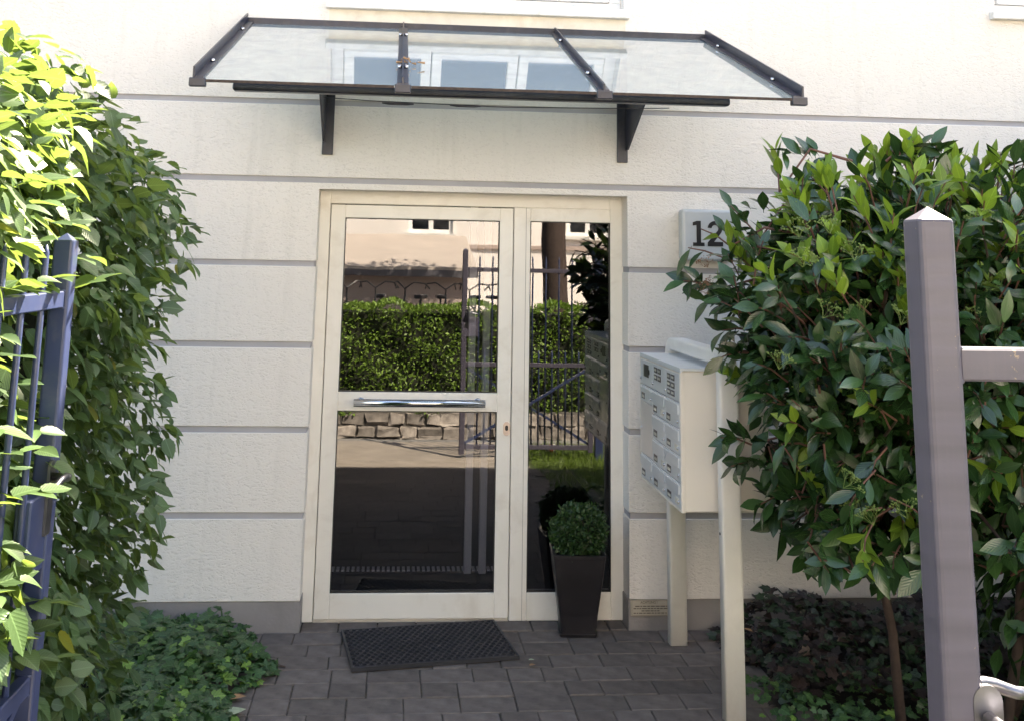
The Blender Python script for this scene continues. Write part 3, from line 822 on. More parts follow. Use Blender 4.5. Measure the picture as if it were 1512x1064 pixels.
# ================================================================== DOORMAT
def doormat():
    c0, cx_, cy_ = Vector((-.093, -.541, 0)), Vector((.699, -.405, 0)), Vector((-.166, -.022, 0))
    ux = (cx_-c0); uy = (cy_-c0); W_, H_ = ux.length, uy.length; ux.normalize(); uy.normalize()
    root = thing('doormat', tuple(c0+ux*W_/2+uy*H_/2), 'black rubber ring doormat lying askew in front of the entrance door', 'doormat')
    P = lambda u, v, z: c0+ux*u+uy*v+Vector((0, 0, z))
    bm = bmesh.new(); t = .012
    # rim
    def slab(u0, u1, v0, v1, z0, z1):
        A = [bm.verts.new(P(u, v, z)) for z in (z0, z1) for u, v in ((u0, v0), (u1, v0), (u1, v1), (u0, v1))]
        for f in ((0, 3, 2, 1), (4, 5, 6, 7), (0, 1, 5, 4), (1, 2, 6, 5), (2, 3, 7, 6), (3, 0, 4, 7)): bm.faces.new([A[i] for i in f])
    slab(0, W_, 0, t, .004, .021); slab(0, W_, H_-t, H_, .004, .021); slab(0, t, t, H_-t, .004, .021); slab(W_-t, W_, t, H_-t, .004, .021)
    finish('rim', bm, M['rubber'], root)
    bm = bmesh.new(); sx = .0335; sy = sx*.87; r0, r1 = .0186, .0122
    nv = int((H_-2*t)/sy)
    for j in range(nv):
        nu = int((W_-2*t)/sx)
        for i in range(nu):
            u = t+sx*.5+i*sx+(sx*.5 if j % 2 else 0); v = t+sy*.5+j*sy
            if u > W_-t-.008: continue
            R0 = []; 
            for (rr, z) in ((r0, .006), (r0, .021), (r1, .023), (r1, .006)):
                R0.append([bm.verts.new(P(u+rr*math.cos(math.pi*k/5), v+rr*math.sin(math.pi*k/5), z)) for k in range(10)])
            for a, b_ in zip(R0, R0[1:]):
                for k in range(10): bm.faces.new((a[k], a[(k+1) % 10], b_[(k+1) % 10], b_[k]))
    tag(finish('ring_grid', bm, M['rubber'], root), kind='stuff')
doormat()

# ================================================================== GATE
def gate_leaf(name, hinge, free, label, post_mat, handle_side, PZ=1.945):
    H_, Fv = Vector(hinge), Vector(free)
    root = thing(name, tuple(H_), label, 'gate', 'grey blue steel garden gate leaves')
    u = (Fv-H_).normalized(); L = (Fv-H_).length; nrm = Vector((-u.y, u.x, 0)); ang = math.atan2(u.y, u.x)
    mx = Matrix.Translation(H_) @ Matrix.Rotation(ang, 4, 'Z')
    def part(nm, fn, mat, parent=None, smooth=False, bev=0):
        bm = bmesh.new(); fn(bm); bmesh.ops.transform(bm, matrix=mx, verts=bm.verts)
        return finish(nm, bm, mat, parent or root, smooth)
    s = .0255
    def post(bm):
        # post with rounded edges and a low pyramid cap
        n = 16; prof = []
        for c, (sx, sy) in enumerate(((1, 1), (-1, 1), (-1, -1), (1, -1))):
            for k in range(4):
                a = R(c*90 + k*30); prof.append((sx*(s-.008)+.008*math.cos(a), sy*(s-.008)+.008*math.sin(a)))
        rings = []
        for z, sc in ((.03, 1), (PZ, 1), (PZ+.003, .96)): rings.append([bm.verts.new((L-s+x*sc, y*sc, z)) for x, y in prof])
        for a, b_ in zip(rings, rings[1:]):
            for k in range(n): bm.faces.new((a[k], a[(k+1) % n], b_[(k+1) % n], b_[k]))
        apex = bm.verts.new((L-s, 0, PZ+.021))
        for k in range(n): bm.faces.new((rings[-1][k], rings[-1][(k+1) % n], apex))
        bm.faces.new(rings[0][::-1])
    part('end_post', post, post_mat)
    part('hinge_post', lambda bm: add_box(bm, .0, .05, -.02, .02, .05, 1.80, .004), post_mat)
    for z0, z1 in ((1.738, 1.780), (.838, .880), (.075, .118)):
        part('rail', lambda bm: add_box(bm, .05, L-2*s, -.016, .016, z0, z1, .003), post_mat)
    nb = int((L-.12)/.135); 
    for k in range(nb):
        x = L-2*s-.118-k*.132
        if x < .07: continue
        def bar(bm, x=x, z1=1.895):
            add_tube(bm, [(x, 0, .085), (x, 0, z1-.02), (x, 0, z1)], [.0085, .0085, .002], 8)
        part('bar', bar, M['gate_blue'], smooth=True)
        if x-.0675 > .06: part('bar', lambda bm: bar(bm, x-.0675, 1.0), M['gate_blue'], smooth=True)
    for zc in (1.738, 1.780, .838, .880):
        part('weld_bead', lambda bm: add_tube(bm, [(L-2*s-.001, -.017, zc), (L-2*s-.001, -.006, zc+.0012), (L-2*s-.001, .006, zc-.001), (L-2*s-.001, .017, zc)], .0032, 6), post_mat, smooth=True)
    a, b_ = .05, L-2*s
    for z0, z1, yo in ((.13, .83, .0125), (.83, .13, -.0125)):
        part('brace', lambda bm: add_tube(bm, [(a, yo*1.2, z0), (b_, yo*1.2, z1)], .016, 4, square=True), M['gate_blue'])
    # lock box and lever handle
    lb = part('lock_box', lambda bm: add_box(bm, L-2*s-.115, L-2*s+.004, -.019, .019, 1.12, 1.30, .004), post_mat)
    for sd in ((1, -1) if handle_side == 0 else (handle_side,)):
        x0 = L-s-.030
        def plate(bm, sd=sd):
            pr = [(x0-.019, 1.20), (x0+.019, 1.20)] + [(x0+.019*math.cos(R(a)), 1.355+.019*math.sin(R(a))) for a in range(0, 181, 20)]
            prism(bm, pr, 'Y', sd*.0195, sd*.0265)
        part('handle_plate', plate, M['latch'], lb)
        def lever(bm, sd=sd):
            pts = [(x0, sd*.026, 1.335), (x0, sd*.056, 1.335), (x0-.006, sd*.066, 1.335)]
            pts += [(x0-.02-.014*k, sd*(.068+.002*math.sin(k)), 1.335+.006*math.sin(k*.8)) for k in range(0, 7)]
            add_tube(bm, pts, [.0095]*3+[.0095-.0003*k for k in range(7)], 10)
        part('lever_handle', lever, M['latch'], lb, True)
    for z in (.35, 1.55):
        part('hinge', lambda bm: add_tube(bm, [(-.012, 0, z), (-.012, 0, z+.07)], .013, 8), post_mat, smooth=True)
    return root
gR = gate_leaf('gate_leaf', (2.03, -4.47, 0), (.728, -4.47, 0), 'gate leaf at the right edge, posts and rails greyed for lens flare, its thick post nearest the camera', M['gate_post'], 0)
gL = gate_leaf('gate_leaf', (-.86, -4.47, 0), (-.815, -2.98, 0), 'blue-grey gate leaf swung open against the left hedge', M['gate_blue'], -1, 1.905)
for x, lb in ((-.90, 'square steel gate post at the left hedge'), (2.085, 'square steel gate post at the lawn side')):
    bm = bmesh.new(); add_box(bm, x-.04, x+.04, -4.51, -4.43, -.1, 1.95, .006)
    tag(finish('gate_post', bm, M['gate_blue']), lb, 'gate post')

# ================================================================== LEFT HORNBEAM HEDGE
def hornbeam():
    root = thing('hornbeam_hedge', (-1.7, -3.2, 0), 'tall hornbeam hedge on the left, its near top bleached by sun', 'hedge')
    # face profile: X of the path-side face by height
    zs = np.array([0, .2, .7, 1.2, 1.8, 2.0, 2.17, 2.30, 2.40, 2.47, 2.53])
    xf = np.array([-1.06, -1.0, -.90, -.87, -.84, -.83, -.86, -.93, -1.07, -1.3, -1.7])
    Y0, Y1 = -5.1, -1.35
    def face(n):
        z = rng.uniform(.0, 2.46, n); y = rng.uniform(Y0, Y1, n); x = np.interp(z, zs, xf)
        nx = np.ones(n); nz = np.clip((z-1.9)*1.3, 0, 1.6)
        return np.stack([x, y, z], 1), unit(np.stack([nx, np.zeros(n), nz], 1))
    def top(n):
        x = rng.uniform(-2.3, -.93, n); y = rng.uniform(Y0, Y1, n)
        z = np.interp(-x, -xf[5:], zs[5:]); 
        return np.stack([x, y, z], 1), unit(np.stack([.3*np.ones(n), np.zeros(n), np.ones(n)], 1))
    def end(n):
        z = rng.uniform(0, 2.47, n); x = np.interp(z, zs, xf) - rng.uniform(0, 1.3, n)
        return np.stack([x, np.full(n, Y1), z], 1), unit(np.stack([.35*np.ones(n), np.ones(n), .1*np.ones(n)], 1))
    P, Nn = [], []
    for fn, n in ((face, 12500), (top, 3600), (end, 3200)):
        p, nn = fn(n); P.append(p); Nn.append(nn)
    P = np.concatenate(P); Nn = np.concatenate(Nn); n = len(P)
    # lumps and hollows, rounded far end
    lump = .06*np.sin(P[:, 1]*4.1+P[:, 2]*2.3)+.06*np.sin(P[:, 2]*6.3-P[:, 1]*3.7+1.1)+.045*np.sin(P[:, 1]*9.7+P[:, 2]*8.1)
    depth = rng.random(n)**1.4*.28
    P = P + Nn*(lump-depth)[:, None]
    P[:, 0] -= .045*np.clip((-2.55-P[:, 1])/.5, 0, 1)
    e = np.clip((P[:, 1]-(Y1-.35))/.35, 0, 1); P[:, 0] -= e*e*.16
    P[:, 0] += rng.normal(0, .02, n)
    # protruding shoots at the far silhouette
    sh = []
    for k in range(34):
        z = rng.uniform(.35, 2.45); y = rng.uniform(-2.2, Y1+.02); x = np.interp(z, zs, xf)-.05
        L = rng.uniform(.06, .17); dr = unit(np.array([1, rng.uniform(-.1, .5), rng.uniform(-.35, .25)]))
        m = int(L/.028)
        for i in range(m):
            sh.append(np.concatenate([np.array([x, y, z])+dr*L*i/m+np.array([0, 0, -.05*(i/m)**2]), dr]))
    for k in range(46):      # shoots growing out through the open gate leaf
        z = rng.uniform(1.45, 2.25) if k < 30 else rng.uniform(.9, 1.5); y = rng.uniform(-3.7, -2.95); x = -.90
        L = rng.uniform(.08, .2); dr = unit(np.array([1, rng.uniform(-.2, .3), rng.uniform(-.2, .35)])); m = int(L/.03)
        for i in range(m): sh.append(np.concatenate([np.array([x, y, z])+dr*L*i/m, dr]))
    sh = np.array(sh); P = np.concatenate([P, sh[:, :3]]); n2 = len(sh)
    Nn = np.concatenate([Nn, np.tile([.25, .1, 1.0], (n2, 1))])
    d = unit(Nn*.55 + np.array([0, .12, -.55]) + rng.normal(0, .42, (n+n2, 3)))
    sd = sh[:, 3:]; side = np.where(np.arange(n2) % 2 == 0, 1, -1)[:, None]
    d[n:] = unit(sd + side*np.cross(sd, [0, 0, 1.0])*.75 + rng.normal(0, .12, (n2, 3)))
    nr = unit(Nn*.75 + np.array([0, 0, .65]) + rng.normal(0, .34, (n+n2, 3)))
    size = np.concatenate([rng.uniform(.045, .098, n)*np.clip(1.0-.12*(P[:n, 1]+3), .8, 1.1), rng.uniform(.055, .085, n2)])
    # keep clear of the lens and of the gate's inner face
    keep = (P[:, 0] < -.60)
    P, d, nr, size = P[keep], d[keep], nr[keep], size[keep]
    foliage(root, HORN, P, d, nr, size, [(M['hornbeam'], np.ones(len(P), bool))], 300)
    # inner wood
    bm = bmesh.new()
    for k in range(9):
        y = Y0+.25+k*.43; x = -1.62+random.uniform(-.1, .1)
        add_tube(bm, [(x, y, -.05), (x+.03, y+.02, 1.2), (x-.02, y-.03, 2.25)], [.035, .026, .012], 6)
        for j in range(16):
            z = random.uniform(.2, 2.2); a = random.uniform(-1.3, 1.3); L = random.uniform(.35, .6)
            add_tube(bm, [(x, y, z), (x+L*.6*math.cos(a), y+L*.6*math.sin(a), z+.12), (x+L*math.cos(a), y+L*math.sin(a), z+.2)], [.009, .006, .003], 4, False)
    finish('branches', bm, M['bark'], root)
    bm = bmesh.new()
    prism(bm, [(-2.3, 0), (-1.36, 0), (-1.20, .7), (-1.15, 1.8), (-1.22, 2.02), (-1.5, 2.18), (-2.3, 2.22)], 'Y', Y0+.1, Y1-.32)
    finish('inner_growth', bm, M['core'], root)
hornbeam()

# ================================================================== LAUREL-LEAVED SHRUB, right
MAILKEEP = lambda p: not (1.24 < p[0] < 1.80 and -1.16 < p[1] < -.10 and p[2] < 1.50)
def laurel():
    root = thing('laurel_shrub', (2.25, -1.3, 0), 'large glossy laurel-leaved shrub on the right, leaning over the letterboxes', 'shrub')
    C0 = np.array([2.42, -1.42, 1.57]); Rr = np.array([1.10, .80, .86])
    tips, dirs = [], []
    while len(tips) < 1350:
        v = unit(rng.normal(size=3)); 
        if v[2] < -.75: continue
        r = 1-.42*rng.random()**2.2 if rng.random() < .72 else rng.uniform(.35, .8)
        lump = 1+.09*math.sin(v[0]*6+v[2]*5)+.07*math.sin(v[1]*8-v[2]*7+2)
        p = C0+v*Rr*r*lump
        if v[2] < -.1: p[2] += .1*rng.random()
        if p[1] > -.12 or not MAILKEEP(p): continue
        if p[1] < -2.3: continue
        qx, qy, _ = project(p)
        if qy < np.interp(qx, [1050, 1120, 1200, 1290, 1360, 1512], [318, 285, 248, 226, 200, 205]): continue
        if qx < 1062 or (qx < 1112 and qy > 470) or (qx < 1125 and qy > 600): continue
        tips.append(p); dirs.append(unit(v*np.array([.9, .9, .7])+np.array([0, 0, .45])+rng.normal(0, .25, 3)))
    # low skirt of shoots above the bare stems
    low = 0
    while low < 210:
        p = np.array([rng.uniform(1.6, 2.75), rng.uniform(-2.0, -1.2), rng.uniform(.66, 1.15)]); qx, qy, _ = project(p)
        if qx < 1118 or qy > 842-max(0, 1200-qx)*1.1 or not MAILKEEP(p): continue
        tips.append(p); dirs.append(unit(np.array([-.5, -.3, -.25])+rng.normal(0, .45, 3))); low += 1
    nat = len(tips)
    # hand-placed sprays that hang out of the outline as in the photograph
    for p, dd in (((1.31, -1.30, 1.94), (-1, -.2, .15)), ((1.38, -1.28, 1.72), (-1, -.2, -.1)), ((1.30, -1.25, 1.80), (-1, -.3, .1)), ((1.36, -1.32, 2.02), (-.9, -.3, .3)), ((1.44, -1.34, 1.60), (-1, -.4, -.1)), ((1.42, -1.40, 1.50), (-1, -.4, -.2)), ((1.50, -1.36, 1.52), (-.8, -.5, .1)),
                  ((1.46, -1.35, 1.42), (-1, -.3, -.15)), ((1.42, -1.36, 1.17), (-1, -.3, .1)), ((1.46, -1.36, 1.06), (-1, -.2, -.25)),
                  ((1.66, -1.4, 2.36), (-.2, 0, 1)), ((2.22, -1.5, 2.36), (-.3, 0, 1)), ((2.34, -1.5, 2.40), (.2, 0, 1)),
                  ((1.50, -1.3, 2.12), (-.6, -.1, .6)), ((1.70, -1.5, .82), (-.7, -.3, -.5)), ((1.56, -1.4, .92), (-.8, -.2, -.3)), ((1.9, -1.6, .74), (-.2, -.3, -.8)), ((2.0, -1.5, .80), (.1, -.3, -.8))):
        tips.append(np.array(p)); dirs.append(unit(np.array(dd, float)))
    tips = np.array(tips); dirs = np.array(dirs)
    P, D, Nn, S, young = [], [], [], [], []
    for t, dr in zip(tips, dirs):
        k = rng.integers(4, 8); u = unit(np.cross(dr, [0.3, .2, 1.0])); v = np.cross(dr, u); a0 = rng.uniform(0, 6.28)
        out = (t-C0)/Rr; yg = (out[2] > .2 and rng.random() < .30+.5*out[2]) or rng.random() < .10
        for j in range(k):
            a = a0+j*2.4; spread = rng.uniform(.5, 1.25) if not yg else rng.uniform(.25, .8)
            rad = math.cos(a)*u+math.sin(a)*v
            d = unit(dr+rad*spread+np.array([0, 0, -.22 if not yg else .1])+rng.normal(0, .24, 3))
            P.append(t-dr*(.021*(j))+rad*.006); D.append(d); Nn.append(unit(dr*.9-rad*.35+np.array([0, 0, .5])+rng.normal(0, .28, 3)))
            S.append(rng.uniform(.085, .135)*(0.8 if yg and j < 3 else 1)); young.append(yg and j < 6)
    for t, dr in zip(tips[nat:], dirs[nat:]):
        back = np.array([2.1, -1.45, max(t[2]-.1, .95)+.05])
        for j in range(12):
            f = .08+.045*j; q_ = t*(1-f)+back*f; rad = unit(rng.normal(size=3)+np.array([0, -.3, .3]))
            P.append(q_); D.append(unit(unit(t-back)*.8+rad)); Nn.append(unit(np.array([0, -.3, 1])+rng.normal(0, .4, 3))); S.append(rng.uniform(.08, .12)); young.append(False)
    P, D, Nn, S, young = map(np.array, (P, D, Nn, S, young))
    # leaves along inner shoots and on the low shoots at the right
    m = 6600; v = unit(rng.normal(size=(m, 3))); q = C0+v*Rr*rng.uniform(.3, .86, (m, 1))
    q[5000:] = np.array([3.0, -1.5, .75])+v[5000:]*np.array([.75, .6, .62])*rng.uniform(.3, 1, (1600, 1))
    ok = np.array([MAILKEEP(p) and p[1] < -.14 and p[2] > .12 and project(p)[0] > 1120 for p in q]); q = q[ok]; m = len(q)
    P = np.concatenate([P, q]); D = np.concatenate([D, unit(v[ok]+np.array([0, 0, -.4])+rng.normal(0, .5, (m, 3)))])
    Nn = np.concatenate([Nn, unit(np.array([0, 0, 1])+rng.normal(0, .5, (m, 3)))]); S = np.concatenate([S, rng.uniform(.08, .125, m)]); young = np.concatenate([young, np.zeros(m, bool)])
    tipend = P+D*S[:, None]
    mx_, my_, _ = project((P+tipend)/2)      # thin out the leaves over the house number
    thin = (my_ > 296) & (my_ < 376) & (rng.random(len(P)) > np.interp(mx_, [1000, 1060, 1090], [.16, .35, 1.0]))
    P, D, Nn, S, young, tipend = P[~thin], D[~thin], Nn[~thin], S[~thin], young[~thin], tipend[~thin]
    ok = np.array([MAILKEEP(p) and p[1] < -.03 for p in tipend]); P, D, Nn, S, young = P[ok], D[ok], Nn[ok], S[ok], young[ok]
    foliage(root, LAUR, P, D, Nn, S, [(M['photinia'], ~young), (M['photinia_young'], young)], 300)
    # wood
    base = [Vector((2.16, -1.30, -.04)), Vector((2.32, -1.36, -.04)), Vector((2.62, -1.25, -.04)), Vector((2.45, -1.5, -.04))]
    forks = [Vector((2.03, -1.32, .95)), Vector((2.33, -1.42, .95)), Vector((2.95, -1.3, 1.0)), Vector((2.6, -1.55, 1.0))]
    for b0, f0 in zip(base, forks):
        tube('trunk', [b0, b0.lerp(f0, .45)+Vector((.03, 0, 0)), f0, f0+Vector(((f0.x-2.35)*.4, .0, .45))], [.024, .020, .017, .010], M['bark'], root, 8)
    bmb = bmesh.new(); bmt = bmesh.new()
    for ti, (t, dr) in enumerate(zip(tips, dirs)):
        t = Vector(t.tolist()); dr = Vector(dr.tolist()); f0 = min(forks, key=lambda f: (f-t).length)
        mid = t-dr*.16+Vector((random.uniform(-.02, .02), random.uniform(-.02, .02), -.02))
        add_tube(bmt, [mid, t-dr*.07, t+dr*.01], [.0042, .0036, .0026], 4, False)
        if ti >= nat:
            back = Vector((2.1, -1.45, max(t.z-.1, .95)+.05)); add_tube(bmt, [t.lerp(back, .75), t.lerp(back, .35)+Vector((0, 0, .03)), mid], [.0075, .0058, .0042], 5, False)
        elif random.random() < .38:
            add_tube(bmb, [f0+Vector((random.uniform(-.05, .05), random.uniform(-.05, .05), random.uniform(-.1, .4))), f0.lerp(mid, .55)+Vector((0, 0, .05)), mid], [.011, .008, .004], 5, False)
    finish('branches', bmb, M['bark'], root, True); tag(finish('twigs', bmt, M['twig'], root, True), kind='stuff')
    # yellow-green flower stalks: branching clusters
    def cluster_mesh(nm, mat, seed):
        rs = random.Random(seed); bm = bmesh.new()
        def grow(p, d, L, r, lvl):
            q = p+d*L; add_tube(bm, [p, q], [r, r*.7], 3, False)
            if lvl == 0:
                bmesh.ops.create_icosphere(bm, subdivisions=1, radius=.0028, matrix=Matrix.Translation(q)); return
            for k in range(3):
                a = rs.uniform(0, 6.28); e = Vector((math.cos(a), math.sin(a), 0))*.75
                grow(q, (d+e).normalized(), L*rs.uniform(.55, .8), r*.7, lvl-1)
        for k in range(5):
            a = 6.28*k/5; grow(Vector((0, 0, 0)), Vector((math.cos(a)*.8, math.sin(a)*.8, 1)).normalized(), .030, .0010, 2)
        me = bpy.data.meshes.new(nm); bm.to_mesh(me); bm.free(); me.materials.append(mat); return me
    cg = cluster_mesh('flower_stalks', M['twig_green'], 1); cb = cluster_mesh('flower_stalks', M['bloom_brown'], 2)
    def place(me, px_, py_, Y, s, lab=None):
        v = AX_R*(px_-CX)/F_PX - AX_U*(py_-CY)/F_PX + AX_F; t = (Y-CAM[1])/v[1]; w_ = CAM+v*t
        o = link_mesh('flower_stalks', me, None, root, tuple(w_)); o.scale = (s, s, s); o.rotation_euler = (random.uniform(-.6, .6)+.4, random.uniform(-.5, .5), random.uniform(0, 6))
        if lab: o['label'] = lab
    for (a, b_) in ((1262, 385), (1185, 395), (1450, 335), (1275, 470), (1330, 480), (1470, 500), (1440, 480), (1255, 500), (1180, 350), (1225, 345), (1300, 560), (1265, 750), (1340, 765), (1290, 775), (1470, 630), (1245, 720), (1350, 370), (1400, 560), (1150, 545), (1480, 430), (1215, 470)):
        place(cg, a, b_, -2.02+random.uniform(-.05, .1), 1.15)
    for (a, b_) in ((1035, 432), (1052, 425), (1045, 395)): place(cb, a, b_, -1.33, .8, 'dried brown flower cluster')
laurel()

# evergreen added mostly out of view to shade the right wall and bed
def evergreen():
    t = thing('added_shade_shrub', (4.3, -1.6, 0), 'evergreen shrub added mostly out of view at the right to shade wall and bed', 'shrub')
    m = 9000; v = unit(rng.normal(size=(m, 3))); cc = np.array([4.15, -1.5, 1.35])
    blob = 1+.12*np.sin(v[:, 0]*6)*np.sin(v[:, 1]*5+v[:, 2]*6)
    p = cc+v*np.array([1.15, 1.15, 1.5])*(blob*rng.uniform(.5, 1, m)**.5)[:, None]
    ok = (p[:, 1] < -.15) & (p[:, 2] > .05); p, v = p[ok], v[ok]; m = len(p)
    foliage(t, LAUR, p, unit(v+np.array([0, 0, -.3])+rng.normal(0, .5, (m, 3))), unit(v+np.array([0, 0, .5])+rng.normal(0, .4, (m, 3))), rng.uniform(.09, .14, m), [(M['photinia'], np.ones(m, bool))], 0)
    for k in range(4): tube('trunk', [(4.1+.12*k, -1.6+.07*k, -.05), (4.0+.2*k, -1.5, 1.2), (3.8+.3*k, -1.5+.1*k, 2.2)], [.03, .022, .01], M['bark'], t, 7)
evergreen()

# ================================================================== GROUND COVER
def ivy_patch(name, poly_fn, n, hfun, mats, size=(.026, .048)):
    P = []
    while len(P) < n:
        p = poly_fn()
        if p is None: continue
        x, y = p; h = hfun(x, y)
        if h <= 0: continue
        P.append((x, y, h*(1-.6*rng.random()**2)+.01))
    P = np.array(P)
    d = unit(rng.normal(size=(n, 3))*np.array([1, 1, .25])+np.array([.0, -.5, -.1])); nr = unit(np.array([0, -.35, 1])+rng.normal(0, .38, (n, 3)))
    s = rng.uniform(*size, n); fr = frames(d, nr)
    r = rng.random(n); r = np.where(name == 'leaf_litter', r*.2, r); o0 = None
    for mt, mk in ((mats[0], r >= .09), (mats[1], r < .09)):
        me = foliage_mesh(name, IVY, P[mk], fr[mk], s[mk], mt, False)
        if o0 is None: o0 = bpy.data.objects.new(name, me); COL.objects.link(o0); o0['kind'] = 'stuff'; tag(o0, None, None)
        else: o1 = bpy.data.objects.new('pale_leaves', me); COL.objects.link(o1); o1.parent = o0; o1['kind'] = 'stuff'
    return o0
def left_h(x, y):
    # fades towards the paving
    e = (-.50+.07*math.sin(y*9)-.10*abs(y+.55)) - x
    if e < 0: return -1
    return min(.13, e*.75)*(1+.25*math.sin(x*14+y*9))*(.75 if y > -.25 else 1)
o = ivy_patch('ivy_ground_cover', lambda: (rng.uniform(-1.6, -.42), rng.uniform(-1.7, -.04)), 4300, left_h, (M['ivy'], M['ivy_pale']), (.032, .062))
tag(o, 'low ivy ground cover between the left hedge and the paving', 'ground cover')
def right_h(x, y):
    xe = 1.78+.06*math.sin(y*8) if y > -1.0 else 1.60+.05*math.sin(y*8)
    if x < xe: return -1
    return min(.16, (x-xe)*.5+.02)*(1+.4*math.sin(x*7+y*5))
def right_low(x, y):
    if x < 1.62+.05*math.sin(y*8) or y > -.86+.06*math.sin(x*9): return -1
    return .07+.03*math.sin(x*9+y*7)
o = ivy_patch('ivy_ground_cover', lambda: (rng.uniform(1.58, 3.9), rng.uniform(-2.9, -.8)), 3600, right_low, (M['ivy'], M['ivy_pale']))
tag(o, 'patch of ivy at the bottom right between letterbox post and gate post', 'ground cover')
def right_h2(x, y):
    v = right_h(x, y); return v if y > -1.1 else -1
o = ivy_patch('leaf_litter', lambda: (rng.uniform(1.7, 3.9), rng.uniform(-1.2, -.06)), 3600, right_h2, (M['litter'], M['ivy_shaded']), (.03, .06))
tag(o, 'heap of leaf litter under the laurel shrub, its shade put into the leaf colour', 'leaf litter')
def fallen(name, loc, size, rot, mat, label, tm=None, n=1):
    r = Matrix.Rotation(rot, 3, 'Z') @ Matrix.Rotation(.15, 3, 'X')
    me = foliage_mesh(name, tm or HORN, np.zeros((1, 3)), np.array([[list(v) for v in r]]), np.array([size]), mat)
    o = bpy.data.objects.new(name, me); COL.objects.link(o); o.location = loc; tag(o, label, 'leaf')
fallen('fallen_leaf', (-.60, -.86, .016), .075, -1.2, M['dry_leaf'], 'dry orange-brown fallen leaf at the edge of the left ivy')
fallen('fallen_leaf', (-.60, -1.04, .018), .11, -.9, M['pale_leaf'], 'pale grey-green fallen leaf at the bottom edge beside the left ivy')
fallen('fallen_leaf', (.735, -.50, .010), .032, -1.3, M['dry_leaf'], 'small brown leaf scrap on the paving by the mat corner')
fallen('fallen_leaf', (.74, -.43, .010), .028, -1.6, M['pale_leaf'], 'small pale leaf scrap on the paving by the mat corner')
fallen('fallen_leaf', (1.86, -.35, .10), .06, .6, M['dry_leaf'], 'ochre fallen leaf on the dark bed right of the letterbox frame', LAUR)
tag(tube('twig', [(-.50, -.43, .006), (-.45, -.45, .010), (-.40, -.475, .006)], .0035, M['bark']), 'thin brown twig lying on the paving left of the doormat', 'twig')

# lawn beyond the shrub, seen in the door glass
n = 9000
P = np.stack([rng.uniform(1.42, 3.6, n), rng.uniform(-5.2, -3.1, n), np.full(n, -.03)], 1)
d = unit(rng.normal(0, .45, (n, 3))+np.array([0, 0, 1])); nr = unit(rng.normal(size=(n, 3))*np.array([1, 1, .1]))
me = foliage_mesh('lawn', BLADE, P, frames(d, nr), rng.uniform(.05, .11, n), M['grass'])
o = bpy.data.objects.new('lawn', me); COL.objects.link(o); o['kind'] = 'stuff'
tag(o, 'sunlit strip of grass inside the gate', 'grass')
cup = thing('paper_cup', (1.66, -4.72, .0), 'white and red paper cup lying by the gate', 'cup')
bm = bmesh.new(); add_tube(bm, [(1.60, -4.72, .045), (1.66, -4.72, .045), (1.70, -4.72, .045)], [.030, .036, .040], 14); finish('cup_wall', bm, M['cup'], cup, True)
bm = bmesh.new(); add_tube(bm, [(1.64, -4.72, .045), (1.675, -4.72, .045)], [.0355, .0385], 14, False); finish('printed_band', bm, M['cup_red'], cup, True)

# ================================================================== ACROSS THE STREET (seen in the glass)
wl = thing('stone_wall', (1, -9, -.72), 'low wall of rough field stones under the hedge across the street', 'wall')
box('mortar_bed', -9, 12, -9.42, -9.03, -.75, -.215, M['mortar'], wl)
for r_, (z0, z1) in enumerate(((-.70, -.56), (-.555, -.39), (-.385, -.225))):
    x = -5.0+.1*r_
    while x < 8:
        wd_ = random.uniform(.10, .36); bm = bmesh.new()
        add_box(bm, x, x+wd_-.018, -9.10, -8.985-random.uniform(0, .02), z0, z1-.012, .018)
        for v in bm.verts: v.co += Vector((random.uniform(-.028, .028), random.uniform(-.02, .02), random.uniform(-.024, .024)))
        finish('stone', bm, M['stone'], wl); x += wd_
hg = thing('privet_hedge', (1, -9.6, -.3), 'sunlit clipped hedge above the stone wall across the street', 'hedge')
n = 44000
x = rng.uniform(-6, 9, n); y = np.full(n, -9.05); z = rng.uniform(-.25, 1.2, n)
topm = rng.random(n) < .36; z = np.minimum(z, 1.14); z[topm] = 1.13; y[topm] = rng.uniform(-9.9, -9.05, topm.sum())
lump = .05*np.sin(x*5+z*7)+.04*np.sin(x*11-z*5)
y = y+lump-.12*rng.random(n)**2*(~topm)+.0; z = z+np.where(topm, lump*.8+.06*rng.random(n), 0)
P = np.stack([x, y, z], 1); nb_ = np.where(topm[:, None], [0, .2, 1.0], [0, 1.0, .25])
foliage(hg, PRIV, P, unit(nb_+rng.normal(0, .7, (n, 3))), unit(nb_+np.array([0, 0, .4])+rng.normal(0, .6, (n, 3))), rng.uniform(.035, .065, n), [(M['privet'], np.ones(n, bool))], 0)
box('inner_growth', -6.1, 9.1, -9.85, -9.16, -.3, 1.09, M['core'], hg)
